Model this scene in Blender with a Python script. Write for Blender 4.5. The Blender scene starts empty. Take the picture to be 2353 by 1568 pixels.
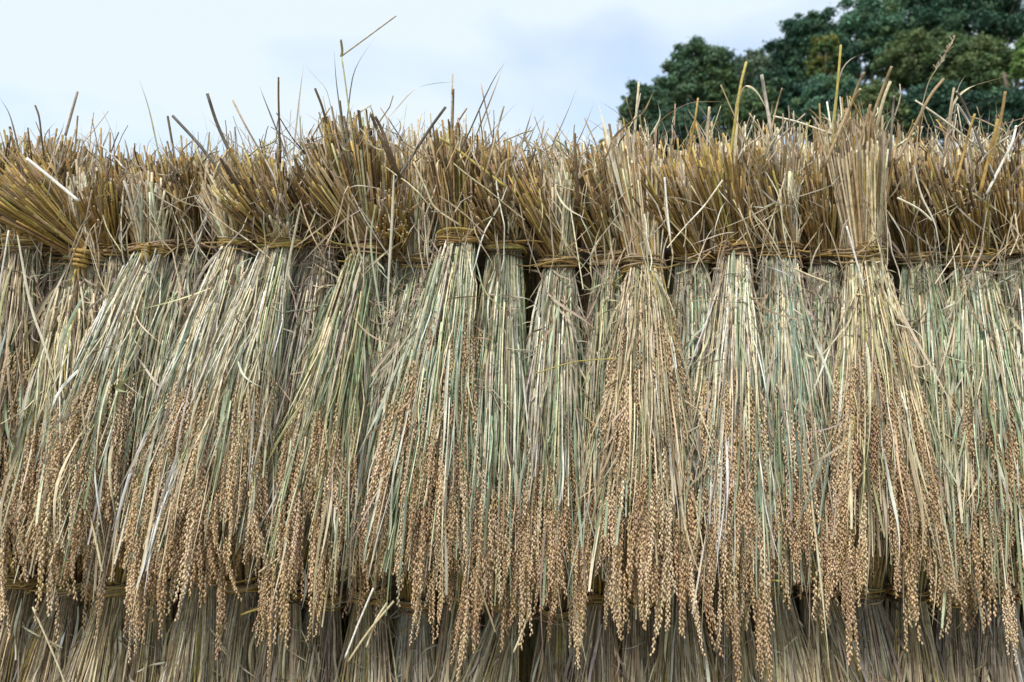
import bpy, math, random
import numpy as np
from mathutils import Matrix, Vector

SC = bpy.context.scene
COL = SC.collection
R = np.random.default_rng(7)
R0 = np.random.default_rng(11)

# ------------------------------------------------------------------ camera
DIST = 1.44                    # metres from the camera to the plane of the sheaves (y = 0)
CAM_Z = 1.55
U = 2.0 / 2353.0               # metres per layout unit on that plane
cam_d = bpy.data.cameras.new('camera')
cam_d.sensor_width = 36.0
cam_d.lens = 36.0 * DIST / 2.0
cam_d.clip_start = 0.05
cam_d.clip_end = 2000.0
cam_d.dof.use_dof = True
cam_d.dof.focus_distance = DIST - 0.07
cam_d.dof.aperture_fstop = 5.0
cam = bpy.data.objects.new('camera', cam_d)
cam.location = (0, -DIST, CAM_Z)
cam.rotation_euler = (math.radians(90), 0, 0)
COL.objects.link(cam)
SC.camera = cam

# ------------------------------------------------------------------ sky, sun, exposure
SUN_EL, SUN_AZ = math.radians(57), math.radians(207)     # azimuth clockwise from +Y: behind the camera, a little left
w = bpy.data.worlds.new('World')
SC.world = w
w.use_nodes = True
nt = w.node_tree
nt.nodes.clear()
N = nt.nodes.new
out = N('ShaderNodeOutputWorld')
bg = N('ShaderNodeBackground')
sky = N('ShaderNodeTexSky')
sky.sky_type = 'NISHITA'
sky.sun_disc = False
sky.sun_elevation = SUN_EL
sky.sun_rotation = SUN_AZ
tc = N('ShaderNodeTexCoord')
mp = N('ShaderNodeMapping')
mp.inputs['Scale'].default_value = (1.0, 1.0, 2.2)
mp.inputs['Location'].default_value = (0.9, 0.35, 0.4)
n1 = N('ShaderNodeTexNoise')
n1.inputs['Scale'].default_value = 2.1
n1.inputs['Detail'].default_value = 5.0
n1.inputs['Roughness'].default_value = 0.42
n1.inputs['Distortion'].default_value = 0.25
rp = N('ShaderNodeValToRGB')
rp.color_ramp.elements[0].position = 0.36
rp.color_ramp.elements[0].color = (0.34, 0.34, 0.34, 1)
rp.color_ramp.elements[1].position = 0.52
rp.color_ramp.elements[1].color = (0.97, 0.97, 0.97, 1)
mx = N('ShaderNodeMix')
mx.data_type = 'RGBA'
mx.inputs['B'].default_value = (3.4, 3.85, 4.2, 1)        # sunlit cloud, in the sky's own units
bg.inputs['Strength'].default_value = 0.1
L = nt.links.new
L(tc.outputs['Generated'], mp.inputs['Vector'])
L(mp.outputs['Vector'], n1.inputs['Vector'])
L(n1.outputs['Fac'], rp.inputs['Fac'])
L(rp.outputs['Color'], mx.inputs['Factor'])
L(sky.outputs['Color'], mx.inputs['A'])
L(mx.outputs['Result'], bg.inputs['Color'])
L(bg.outputs['Background'], out.inputs['Surface'])

sun_d = bpy.data.lights.new('sun', 'SUN')
sun_d.energy = 1.5
sun_d.angle = math.radians(11)
sun_d.color = (1.0, 0.96, 0.9)
sun = bpy.data.objects.new('sun', sun_d)
sv = Vector((math.sin(SUN_AZ) * math.cos(SUN_EL), math.cos(SUN_AZ) * math.cos(SUN_EL), math.sin(SUN_EL)))
sun.rotation_euler = sv.to_track_quat('Z', 'Y').to_euler()
sun.location = sv * 30
COL.objects.link(sun)

SC.view_settings.view_transform = 'Standard'
SC.view_settings.look = 'None'
SC.view_settings.gamma = 1.0
SC.view_settings.use_curve_mapping = False
SC.view_settings.exposure = 1.32

# ------------------------------------------------------------------ helpers
def P(u, v, y=0.0):
    """A point of the place: u, v in layout units seen from the front, y metres behind the plane of the sheaves."""
    s = (DIST + y) / DIST * U
    return np.array(((u - 1176.5) * s, y, CAM_Z + (784 - v) * s))

def tag(o, label=None, cat=None, group=None, kind=None):
    if label: o['label'] = label
    if cat: o['category'] = cat
    if group: o['group'] = group
    if kind: o['kind'] = kind
    return o

def empty(name, loc):
    o = bpy.data.objects.new(name, None)
    o.empty_display_size = 0.05
    o.location = loc
    COL.objects.link(o)
    return o

def link(name, me, parent=None, color=None):
    o = bpy.data.objects.new(name, me)
    if parent is not None: o.parent = parent
    if color is not None: o.color = (color[0], color[1], color[2], 1)
    COL.objects.link(o)
    return o

def mesh_np(name, V, F, C, mats, mi=None, smooth=True):
    """V (n,3), F list of (m,k) index arrays, C (n,3) vertex colours, mi list of per-face material indices."""
    me = bpy.data.meshes.new(name)
    V = np.asarray(V, np.float32)
    me.vertices.add(len(V))
    me.vertices.foreach_set('co', V.ravel())
    loops = np.concatenate([f.ravel() for f in F]).astype(np.int32)
    tot = np.concatenate([np.full(len(f), f.shape[1], np.int32) for f in F])
    st = np.zeros(len(tot), np.int32)
    st[1:] = np.cumsum(tot)[:-1]
    me.loops.add(len(loops))
    me.loops.foreach_set('vertex_index', loops)
    me.polygons.add(len(tot))
    me.polygons.foreach_set('loop_start', st)
    me.polygons.foreach_set('loop_total', tot)
    if mi is not None:
        me.polygons.foreach_set('material_index', np.concatenate(mi).astype(np.int32))
    me.polygons.foreach_set('use_smooth', np.full(len(tot), smooth))
    for m in mats: me.materials.append(m)
    at = me.color_attributes.new('Col', 'FLOAT_COLOR', 'POINT')
    cc = np.ones((len(V), 4), np.float32)
    cc[:, :3] = C
    at.data.foreach_set('color', cc.ravel())
    me.update(calc_edges=True)
    return me

# ------------------------------------------------------------------ materials
def material(name, rough=0.6, spec=0.3, noise=(90.0, 0.75, 1.2), trans=0.0, use_obj=True, bump=0.0):
    m = bpy.data.materials.new(name)
    m.use_nodes = True
    t = m.node_tree
    b = t.nodes['Principled BSDF']
    b.inputs['Roughness'].default_value = rough
    b.inputs['Specular IOR Level'].default_value = spec
    a = t.nodes.new('ShaderNodeAttribute')
    a.attribute_name = 'Col'
    cur = a.outputs['Color']
    def mul(x, y):
        n = t.nodes.new('ShaderNodeMix')
        n.data_type = 'RGBA'
        n.blend_type = 'MULTIPLY'
        n.inputs['Factor'].default_value = 1.0
        t.links.new(x, n.inputs['A'])
        t.links.new(y, n.inputs['B'])
        return n.outputs['Result']
    if use_obj:
        oi = t.nodes.new('ShaderNodeObjectInfo')
        cur = mul(cur, oi.outputs['Color'])
    if noise:
        g = t.nodes.new('ShaderNodeNewGeometry')
        nz = t.nodes.new('ShaderNodeTexNoise')
        nz.inputs['Scale'].default_value = noise[0]
        nz.inputs['Detail'].default_value = 4
        nz.inputs['Roughness'].default_value = 0.7
        t.links.new(g.outputs['Position'], nz.inputs['Vector'])
        mr = t.nodes.new('ShaderNodeMapRange')
        mr.inputs['From Min'].default_value = 0.3
        mr.inputs['From Max'].default_value = 0.7
        mr.inputs['To Min'].default_value = noise[1]
        mr.inputs['To Max'].default_value = noise[2]
        t.links.new(nz.outputs['Fac'], mr.inputs['Value'])
        cur = mul(cur, mr.outputs['Result'])
        if bump:
            bp = t.nodes.new('ShaderNodeBump')
            bp.inputs['Strength'].default_value = bump
            bp.inputs['Distance'].default_value = 0.02
            t.links.new(nz.outputs['Fac'], bp.inputs['Height'])
            t.links.new(bp.outputs['Normal'], b.inputs['Normal'])
    t.links.new(cur, b.inputs['Base Color'])
    if trans:
        tr = t.nodes.new('ShaderNodeBsdfTranslucent')
        t.links.new(cur, tr.inputs['Color'])
        ms = t.nodes.new('ShaderNodeMixShader')
        ms.inputs['Fac'].default_value = trans
        t.links.new(b.outputs['BSDF'], ms.inputs[1])
        t.links.new(tr.outputs['BSDF'], ms.inputs[2])
        t.links.new(ms.outputs['Shader'], t.nodes['Material Output'].inputs['Surface'])
    return m

M_STRAW = material('straw', 0.72, 0.18, (130.0, 0.62, 1.22))
M_CUT = material('cut_straw_end', 0.8, 0.1, None)
_t = M_CUT.node_tree
_m = _t.nodes.new('ShaderNodeMix')
_m.data_type = 'RGBA'
_m.inputs['Factor'].default_value = .6
_m.inputs['B'].default_value = (.58, .50, .36, 1)
_l = _t.nodes['Principled BSDF'].inputs['Base Color'].links[0]
_t.links.new(_l.from_socket, _m.inputs['A'])
_t.links.new(_m.outputs['Result'], _t.nodes['Principled BSDF'].inputs['Base Color'])
M_LEAF = material('dry_rice_leaf', 0.55, 0.3, (80.0, 0.78, 1.15), trans=0.18)
M_GRAIN = material('rice_grain', 0.7, 0.15, (200.0, 0.86, 1.1), trans=.1)
M_FOL = material('tree_foliage', 0.6, 0.25, None, trans=0.15, use_obj=False)
M_BARK = material('bark', 0.9, 0.1, (6.0, 0.6, 1.3))
M_FIELD = material('stubble_field', 0.95, 0.05, (3.0, 0.6, 1.4), bump=0.4)
M_HILL = material('hill_undergrowth', 0.95, 0.05, (0.8, 0.5, 1.5), bump=0.6)
M_POLE = material('weathered_pole', 0.8, 0.15, (40.0, 0.7, 1.2))
M_PLAIN = material('painted_sheet', 0.5, 0.3, (2.0, 0.85, 1.08))

def lin(r, g, b): return np.array((r, g, b), float)
PAL = {
    'pale': lin(.68, .585, .39), 'cream': lin(.77, .71, .55), 'tan': lin(.44, .35, .235), 'straw': lin(.58, .48, .30),
    'mint': lin(.50, .55, .385), 'green': lin(.29, .35, .20), 'teal': lin(.33, .44, .34), 'mauve': lin(.42, .34, .265),
    'olive': lin(.41, .39, .21), 'grey': lin(.53, .47, .38), 'dark': lin(.11, .075, .042), 'brown': lin(.29, .19, .08),
    'gold': lin(.43, .285, .09), 'yellow': lin(.42, .34, .10), 'lbrown': lin(.38, .275, .155), 'white': lin(.82, .79, .72),
}
TONE = {  # what the straw of a sheaf is made of
    'pale':   dict(pale=5, cream=4, white=1.2, straw=2.4, mint=1.2, mauve=.8, tan=1),
    'paleg':  dict(pale=4.5, cream=4, white=1.2, mint=2.4, straw=1, green=.5, mauve=.8, teal=.3),
    'yellow': dict(straw=5, pale=4, olive=1.2, tan=1.2, yellow=.5, cream=1),
    'brown':  dict(tan=4, mauve=2, straw=2, lbrown=1.5, pale=1.5, olive=.5),
    'grey':   dict(mauve=5, grey=3, pale=1.5, tan=1.5, mint=1.2, green=.4),
    'green':  dict(mint=3, green=1.8, pale=3, olive=1.2, grey=1, teal=.7, cream=.8),
    'olive':  dict(olive=3, mint=2, green=1.5, pale=2.4, tan=1, grey=1, straw=1),
    'teal':   dict(mint=3.5, teal=2.4, grey=2, pale=2, mauve=1.2, green=.8),
    'greyg':  dict(cream=1.4, grey=2.5, mint=2.2, pale=2, mauve=2.2, green=1, olive=.7),
    'butt':   dict(brown=4, gold=2.8, lbrown=2.4, yellow=.8, dark=1.6, tan=1.1, olive=.25),
    'buttg':  dict(gold=4, brown=2.6, yellow=1.7, lbrown=1.8, dark=.4, tan=.8),
    'buttd':  dict(brown=5, dark=3.2, lbrown=1.5, gold=1.2, olive=.9, yellow=.4),
    'buttp':  dict(lbrown=3, tan=2.5, straw=3, gold=1.5, brown=1.0, pale=2.2, cream=.8, mauve=.5),
    'neck':   dict(pale=4, straw=2.5, tan=2, cream=1.5, grey=1.3, mauve=1, mint=.6),
    'low':    dict(tan=4, straw=4, mauve=.7, pale=1.4, lbrown=2.4, olive=1, yellow=1.1, cream=.5),
    'leafd':  dict(mauve=3, tan=2, lbrown=2, pale=2, grey=1.5, cream=.6),
    'leafg':  dict(white=1.2, mint=3.4, green=1.4, teal=.7, pale=3.2, cream=1.2, olive=.6),
    'ear':    dict(e1=4, e2=2, e3=1.5),
}
PAL.update(e1=lin(.61, .44, .265), e2=lin(.72, .56, .375), e3=lin(.46, .315, .19))

def pick(tone, n, var=0.25, hue=.035):
    d = TONE[tone]
    ks = list(d)
    p = np.array([d[k] for k in ks], float)
    idx = R.choice(len(ks), n, p=p / p.sum())
    c = np.array([PAL[k] for k in ks])[idx]
    c = c * (1 + var * R.standard_normal((n, 1))).clip(.35, 1.5)
    return (c * (1 + hue * R.standard_normal((n, 3)))).clip(.02, .86)

# ------------------------------------------------------------------ library of base shapes, shared between copies
class Shape:
    def __init__(s, name, V, F, C, mats, mi=None, smooth=True):
        s.name, s.V, s.F, s.C, s.mats, s.mi, s.smooth = name, np.asarray(V, float), F, np.asarray(C, float), mats, mi, smooth
        s._me = None
    def me(s):
        if s._me is None: s._me = mesh_np(s.name, s.V, s.F, s.C, s.mats, s.mi, s.smooth)
        return s._me

def tube_arrays(path, rad, sides=5, cap=True):
    """A tube along path (n,3) with radius per ring; rings stay in planes across the local direction."""
    path = np.asarray(path, float)
    n = len(path)
    rad = np.broadcast_to(np.asarray(rad, float), (n,))
    d = np.gradient(path, axis=0)
    d /= np.linalg.norm(d, axis=1)[:, None] + 1e-12
    ref = np.array((1., 0, 0)) if abs(d[:, 0]).mean() < .8 else np.array((0., 1, 0))
    x = ref - d * (d @ ref)[:, None]
    x /= np.linalg.norm(x, axis=1)[:, None]
    y = np.cross(d, x)
    a = np.arange(sides) * 2 * math.pi / sides
    V = (path[:, None] + rad[:, None, None] * (np.cos(a)[None, :, None] * x[:, None] + np.sin(a)[None, :, None] * y[:, None])).reshape(-1, 3)
    i = np.arange(n - 1)[:, None] * sides
    j = np.arange(sides)[None]
    k = (j + 1) % sides
    q = np.stack([i + j, i + k, i + k + sides, i + j + sides], -1).reshape(-1, 4)
    F = [q]
    mi = [np.zeros(len(q))]
    if cap:
        F.append(np.array([[(n - 1) * sides + s for s in range(sides)]]))
        mi.append(np.ones(1))
        F.append(np.array([[s for s in range(sides)][::-1]]))
        mi.append(np.ones(1))
    return V, F, mi

def ribbon_arrays(path, half, side, fold=0.35):
    """A folded leaf along path: three points a row, the midrib set back; half-width and side vector per row."""
    path = np.asarray(path, float)
    n = len(path)
    half = np.asarray(half, float)[:, None]
    side = np.asarray(side, float)
    d = np.gradient(path, axis=0)
    d /= np.linalg.norm(d, axis=1)[:, None] + 1e-12
    side = side - d * (d * side).sum(1)[:, None]
    side /= np.linalg.norm(side, axis=1)[:, None] + 1e-12
    nor = np.cross(d, side)
    V = np.stack([path - side * half, path + nor * half * fold, path + side * half], 1).reshape(-1, 3)
    i = np.arange(n - 1)[:, None] * 3
    j = np.arange(2)[None]
    q = np.stack([i + j, i + j + 1, i + j + 4, i + j + 3], -1).reshape(-1, 4)
    return V, [q], [np.zeros(len(q))]

def make_stalk(bulge, wob, sides=5, segs=6, taper=.25, ph=0.0, kink=0.0):
    if segs >= 6:
        q = .22 + .1 * math.sin(ph * 3), .58 + .12 * math.sin(ph * 5)
        t = np.array([0, q[0] - .015, q[0], q[0] + .015, (q[0] + q[1]) / 2, q[1] - .015, q[1], q[1] + .015, .85, 1.0])
    else: t = np.linspace(0, 1, segs + 1)
    path = np.stack([bulge * 4 * t * (1 - t) + wob * np.sin(7 * t + ph), wob * np.sin(5 * t + 2 * ph), t * 300], 1)
    rad = 1 - taper * t
    c = np.ones((len(t), sides, 3))
    if segs >= 6:
        path[:, 0] += kink * np.clip(t - q[1], 0, 1) * 40
        path[:, 1] -= kink * np.clip(t - q[0], 0, q[1] - q[0]) * 25
        for k in (2, 6):
            rad[k] *= 1.3
            c[k] *= (.5, .43, .38)
        c[1] *= .9; c[3:5] *= 1.06; c[8:] *= .94
    V, F, mi = tube_arrays(path, rad, sides)
    V[:, 2] /= 300
    return Shape('stalk', V, F, c.reshape(-1, 3), [M_STRAW, M_CUT], mi)

def make_butt(bend, ph, sides=6):
    t = np.array([0, .25, .47, .5, .53, .78, 1.0])
    rr = np.array([.95, 1, 1, 1.18, 1.02, 1.05, 1.08])
    path = np.stack([bend * 4 * t * (1 - t), .4 * bend * np.sin(4 * t + ph), t * 60], 1)
    V, F, mi = tube_arrays(path, rr, sides)
    V[:, 2] /= 60
    c = np.ones((len(t), sides, 3))
    c[3] *= .55
    return Shape('butt_stalk', V, F, c.reshape(-1, 3), [M_STRAW, M_CUT], mi)

def make_leaf(bend, twist, wob, blunt=False, ph=0.0, kink=0.0, segs=9):
    t = np.linspace(0, 1, segs + 1)
    half = np.minimum(1, .35 + 3 * t) * (np.clip((1 - t) * 2.2, .04, 1) if not blunt else np.clip((1 - t) * 8, .7, 1))
    z = t * 90
    x = bend * 4 * t * (1 - t) + wob * np.sin(9 * t + ph)
    y = wob * np.sin(6 * t + 1.7 * ph)
    if kink:
        k = np.clip(t - .6, 0, 1)
        x = x + kink * k * 60
        z = z - k * 20
    a = ph + twist * t
    side = np.stack([.35 * np.sin(a), np.cos(a), np.zeros_like(t)], 1)
    V, F, mi = ribbon_arrays(np.stack([x, y, z], 1), half, side)
    V[:, 2] /= z[-1]
    c = np.ones((segs + 1, 3, 3)) * (0.94 + .06 * np.cos(5 * t + ph))[:, None, None]
    c[:, 1] *= .93
    return Shape('leaf_blade', V, F, c.reshape(-1, 3), [M_LEAF], mi)

GR_T = np.array([[0, 0, 0]] + [[.62 * math.cos(a), .5 * math.sin(a), .22] for a in np.arange(5) * 1.2566] +
                [[.92 * math.cos(a + .6), .72 * math.sin(a + .6), .56] for a in np.arange(5) * 1.2566] + [[0, 0, 1.0]])
GR_T[:, :2] *= .0025
GR_F3 = [[0, 1 + (i + 1) % 5, 1 + i] for i in range(5)] + [[11, 6 + i, 6 + (i + 1) % 5] for i in range(5)]
GR_F4 = []
for i in range(5):
    GR_F3 += [[1 + i, 1 + (i + 1) % 5, 6 + i], [6 + i, 1 + (i + 1) % 5, 6 + (i + 1) % 5]]
GR_F3 = np.array(GR_F3)

def make_ear(seed, length=.20, nb=7, spread=.006):
    r = np.random.default_rng(seed)
    Vs, Fs, Cs, mi = [], [], [], []
    nv = 0
    sway = r.normal(0, .010, 2)
    def axis(z):                                   # the ear hangs in a slight curve
        k = -z / length
        return np.array((sway[0] * k * k, sway[1] * k * k, z))
    rach = np.array([axis(-length * t) for t in np.linspace(0, .8, 6)])
    V, F, m = tube_arrays(rach, .0008, 3, cap=False)
    Vs.append(V); Fs.append(F[0]); Cs.append(np.tile(lin(.75, .8, .55), (len(V), 1))); mi.append(m[0]); nv += len(V)
    tri = []
    for b in range(nb):
        s0 = (b / nb) ** .9 * .55 * length + .004
        s1 = min(length, s0 + r.uniform(.32, .52) * length + (.12 * length if b == nb - 1 else 0))
        if b == nb - 1: s1 = length
        ang = b * 2.4 + r.uniform(-.8, .8)
        off = np.array((math.cos(ang), math.sin(ang), 0)) * spread * r.uniform(.4, 1.6) * (1.9 if r.random() < .18 else 1)
        z = s0 + .006
        k = 0
        while z < s1:
            q = (z - s0) / (s1 - s0 + 1e-6)
            fl = min(1, q * 3.5)
            c = axis(-z) + off * fl * (1 - .35 * q)
            sd = ang + 2.2 * k + r.uniform(-.7, .7)
            o = np.array((math.cos(sd), math.sin(sd), 0))
            d = np.array((0, 0, -1.0)) + o * r.uniform(.05, .30) + r.normal(0, .08, 3)
            d /= np.linalg.norm(d)
            x = np.cross(d, r.normal(size=3)); x /= np.linalg.norm(x)
            y = np.cross(d, x)
            ln = r.uniform(.0072, .0094)
            f = r.uniform(.78, 1.12)
            V = c + o * .0014 + GR_T[:, :1] * x * f + GR_T[:, 1:2] * y * f + GR_T[:, 2:] * d * ln
            Vs.append(V)
            tri.append(GR_F3 + nv)
            nv += 12
            g = 1 + r.normal(0, .10)
            cc = np.array((g, g * (1 + r.normal(0, .03)), g * (1 + r.normal(0, .06))))
            if r.random() < .08: cc *= (.62, .58, .55)
            if r.random() < .06: cc *= (1.0, .93, .78)
            Cs.append(np.tile(cc, (12, 1)) * (np.array([.9] + [.98] * 5 + [1.0] * 5 + [.9])[:, None]))
            z += r.uniform(.0033, .0050)
            k += 1
    tri = np.concatenate(tri)
    F = [Fs[0], tri]
    return Shape('rice_ear', np.concatenate(Vs), F, np.concatenate(Cs), [M_GRAIN], [np.zeros(len(Fs[0])), np.zeros(len(tri))])

STALKS = [make_stalk(b, wv, ph=p) for b, wv, p in ((0, 0, 0), (2, .8, 1), (4, .4, 2), (6, 1.2, 3), (3, 2.0, 4), (8, .8, 5), (1, 1.5, .5), (5, 2.6, 1.7), (-2, 1.0, 2.6), (9, 2.0, 3.3))] + [make_stalk(2, 1.2, ph=p, kink=kk) for p, kk in ((.7, 1.2), (2.2, -1.5), (3.9, .8))]
STALK_LOW = [make_stalk(b, wv, sides=3, segs=3, ph=p) for b, wv, p in ((1, .5, 0), (4, 1, 1), (6, .6, 2), (2, 2, 3))]
BUTTS = [make_butt(b, p) for b, p in ((0, 0), (.6, 1), (-.6, 2), (1.2, 3), (-1.0, 4), (.3, 5))]
BUTT_LOW = [make_butt(b, p, 4) for b, p in ((0, 0), (.6, 1), (-.6, 2))]
LEAVES = [make_leaf(b, tw, wv, bl, p, kk) for b, tw, wv, bl, p, kk in (
    (0, .5, .5, False, 0, 0), (3, 1.5, .8, False, 1, 0), (6, -1, 1, False, 2, 0), (2, 3, .6, True, 3, 0), (9, 1, .8, False, 4, 0),
    (5, 2, 1.6, False, .6, 0), (-3, -2, 1, True, 1.4, 0), (1, .8, 2.2, False, 2.4, 0), (4, 4, .5, False, 3.6, 0))]
ARCS = [make_leaf(b, tw, wv, bl, p, kk) for b, tw, wv, bl, p, kk in (
    (9, 1, 1, False, 0, 0), (13, 2, 1.5, False, 1, 0), (6, -1, 2, True, 2, 0), (4, 1, 2.5, False, 3, .5), (18, 1, 1, False, 4, 0), (2, 2.5, 2, True, 5, -.4))]
EARS = [make_ear(100 + k, ln, nb, sp) for k, (ln, nb, sp) in enumerate((
    (.20, 7, .0060), (.17, 6, .0055), (.22, 8, .0065), (.19, 5, .0045), (.15, 5, .005), (.21, 7, .0075), (.18, 8, .0065), (.23, 6, .005), (.16, 7, .006), (.20, 4, .004)))]

def frame(p0, p1, outw, rx, ry=None, L=None):
    """4x4 matrix carrying a base shape (z from 0 to 1) from p0 to p1, its x axis towards outw."""
    z = np.asarray(p1, float) - p0
    ln = np.linalg.norm(z) + 1e-9
    z = z / ln
    x = np.asarray(outw, float) - z * np.dot(outw, z)
    nx = np.linalg.norm(x)
    if nx < 1e-5:
        x = np.array((1., 0, 0)) - z * z[0]
        nx = np.linalg.norm(x)
    x /= nx
    y = np.cross(z, x)
    M = np.eye(4)
    M[:3, 0] = x * rx
    M[:3, 1] = y * (ry or rx)
    M[:3, 2] = z * (L or ln)
    M[:3, 3] = p0
    return M

class Bake:
    """Collects placed shapes and joins them into one mesh (for the inner straw nobody can pick apart)."""
    def __init__(s): s.d = {}
    def add(s, sh, M, c): s.d.setdefault(id(sh), (sh, [], []))[1].append(M); s.d[id(sh)][2].append(c)
    def build(s, name, parent, origin):
        Vs, F, C, mi, nv, mats = [], [], [], [], 0, []
        for sh, Ms, cs in s.d.values():
            Ms = np.array(Ms); cs = np.array(cs)
            V = np.einsum('nij,mj->nmi', Ms[:, :3, :3], sh.V) + Ms[:, None, :3, 3] - np.asarray(origin)
            k, m = V.shape[:2]
            Vs.append(V.reshape(-1, 3))
            C.append((sh.C[None] * cs[:, None]).reshape(-1, 3))
            lut = []
            for mt in sh.mats:
                if mt not in mats: mats.append(mt)
                lut.append(mats.index(mt))
            lut = np.array(lut + [0])
            for f, mm in zip(sh.F, sh.mi):
                F.append((f[None] + (nv + np.arange(k) * m)[:, None, None]).reshape(-1, f.shape[1]))
                mi.append(np.tile(lut[np.asarray(mm, int)], k))
            nv += k * m
        me = mesh_np(name, np.concatenate(Vs), F, np.concatenate(C), mats, mi)
        o = link(name, me, parent)
        o['kind'] = 'stuff'
        return o

def piece(name, sh, M, root, origin, color):
    o = bpy.data.objects.new(name, sh.me())
    o.parent = root
    M = M.copy()
    M[:3, 3] -= origin
    o.matrix_basis = Matrix(M.tolist())
    o.color = (color[0], color[1], color[2], 1)
    COL.objects.link(o)
    return o

def one(name, arrays, mats, color, parent=None, origin=(0, 0, 0), cvar=None):
    V, F, mi = arrays
    C = np.tile(np.asarray(color, float), (len(V), 1))
    me = mesh_np(name, V - np.asarray(origin), F, C, mats, mi)
    return link(name, me, parent)

def rdisk(n, front=False, lo=0.0):
    a = R.uniform(math.pi, 2 * math.pi, n) if front else R.uniform(0, 2 * math.pi, n)
    r = np.sqrt(R.uniform(lo * lo, 1, n))
    return r * np.cos(a), r * np.sin(a)

def smooth_path(pts, n=14):
    """Catmull-Rom through the points."""
    p = np.asarray(pts, float)
    if len(p) == 2: return p[0] + (p[1] - p[0]) * np.linspace(0, 1, 5)[:, None]
    e = np.vstack([2 * p[0] - p[1], p, 2 * p[-1] - p[-2]])
    o = []
    for i in range(1, len(e) - 2):
        for t in np.linspace(0, 1, max(3, n // (len(p) - 1)), endpoint=False):
            a, b, c, d = e[i - 1:i + 3]
            o.append(.5 * (2 * b + (c - a) * t + (2 * a - 5 * b + 4 * c - d) * t * t + (3 * b - a - 3 * c + d) * t ** 3))
    o.append(p[-1])
    return np.array(o)

# ------------------------------------------------------------------ ground, hill
def grid_sheet(name, xs, ys, hf, cf, mat):
    X, Y = np.meshgrid(xs, ys)
    Z = hf(X, Y)
    V = np.stack([X, Y, Z], -1).reshape(-1, 3)
    n, m = X.shape
    i = np.arange(n - 1)[:, None] * m
    j = np.arange(m - 1)[None]
    q = np.stack([i + j, i + j + 1, i + j + 1 + m, i + j + m], -1).reshape(-1, 4)
    me = mesh_np(name, V, [q], cf(V), [mat])
    return tag(link(name, me), kind='structure')

fx = np.concatenate([-np.geomspace(900, 3, 24), np.linspace(-2.4, 2.4, 13), np.geomspace(3, 900, 24)])
grid_sheet('ground', fx, fx, lambda x, y: np.zeros_like(x) + .02 * np.sin(x * 1.3) * np.sin(y * .9),
           lambda V: np.tile(lin(.21, .18, .10), (len(V), 1)), M_FIELD)

def hill_h(x, y):
    h = .25 * x + .2 * (y - 18)
    h = np.where(h > 0, h * h / (h + 2.0), 0)
    h = h * np.clip((y - 10) / 12, 0, 1)
    return 26 * np.tanh(h / 26)
def hill_z(x, y): return hill_h(x, y) + .35 * np.sin(x * .7) * np.sin(y * .55) * (hill_h(x, y) > .3) - .06
grid_sheet('hillside', np.linspace(-40, 120, 90), np.linspace(9, 130, 70), hill_z,
           lambda V: np.tile(lin(.045, .065, .03), (len(V), 1)), M_HILL)

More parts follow.
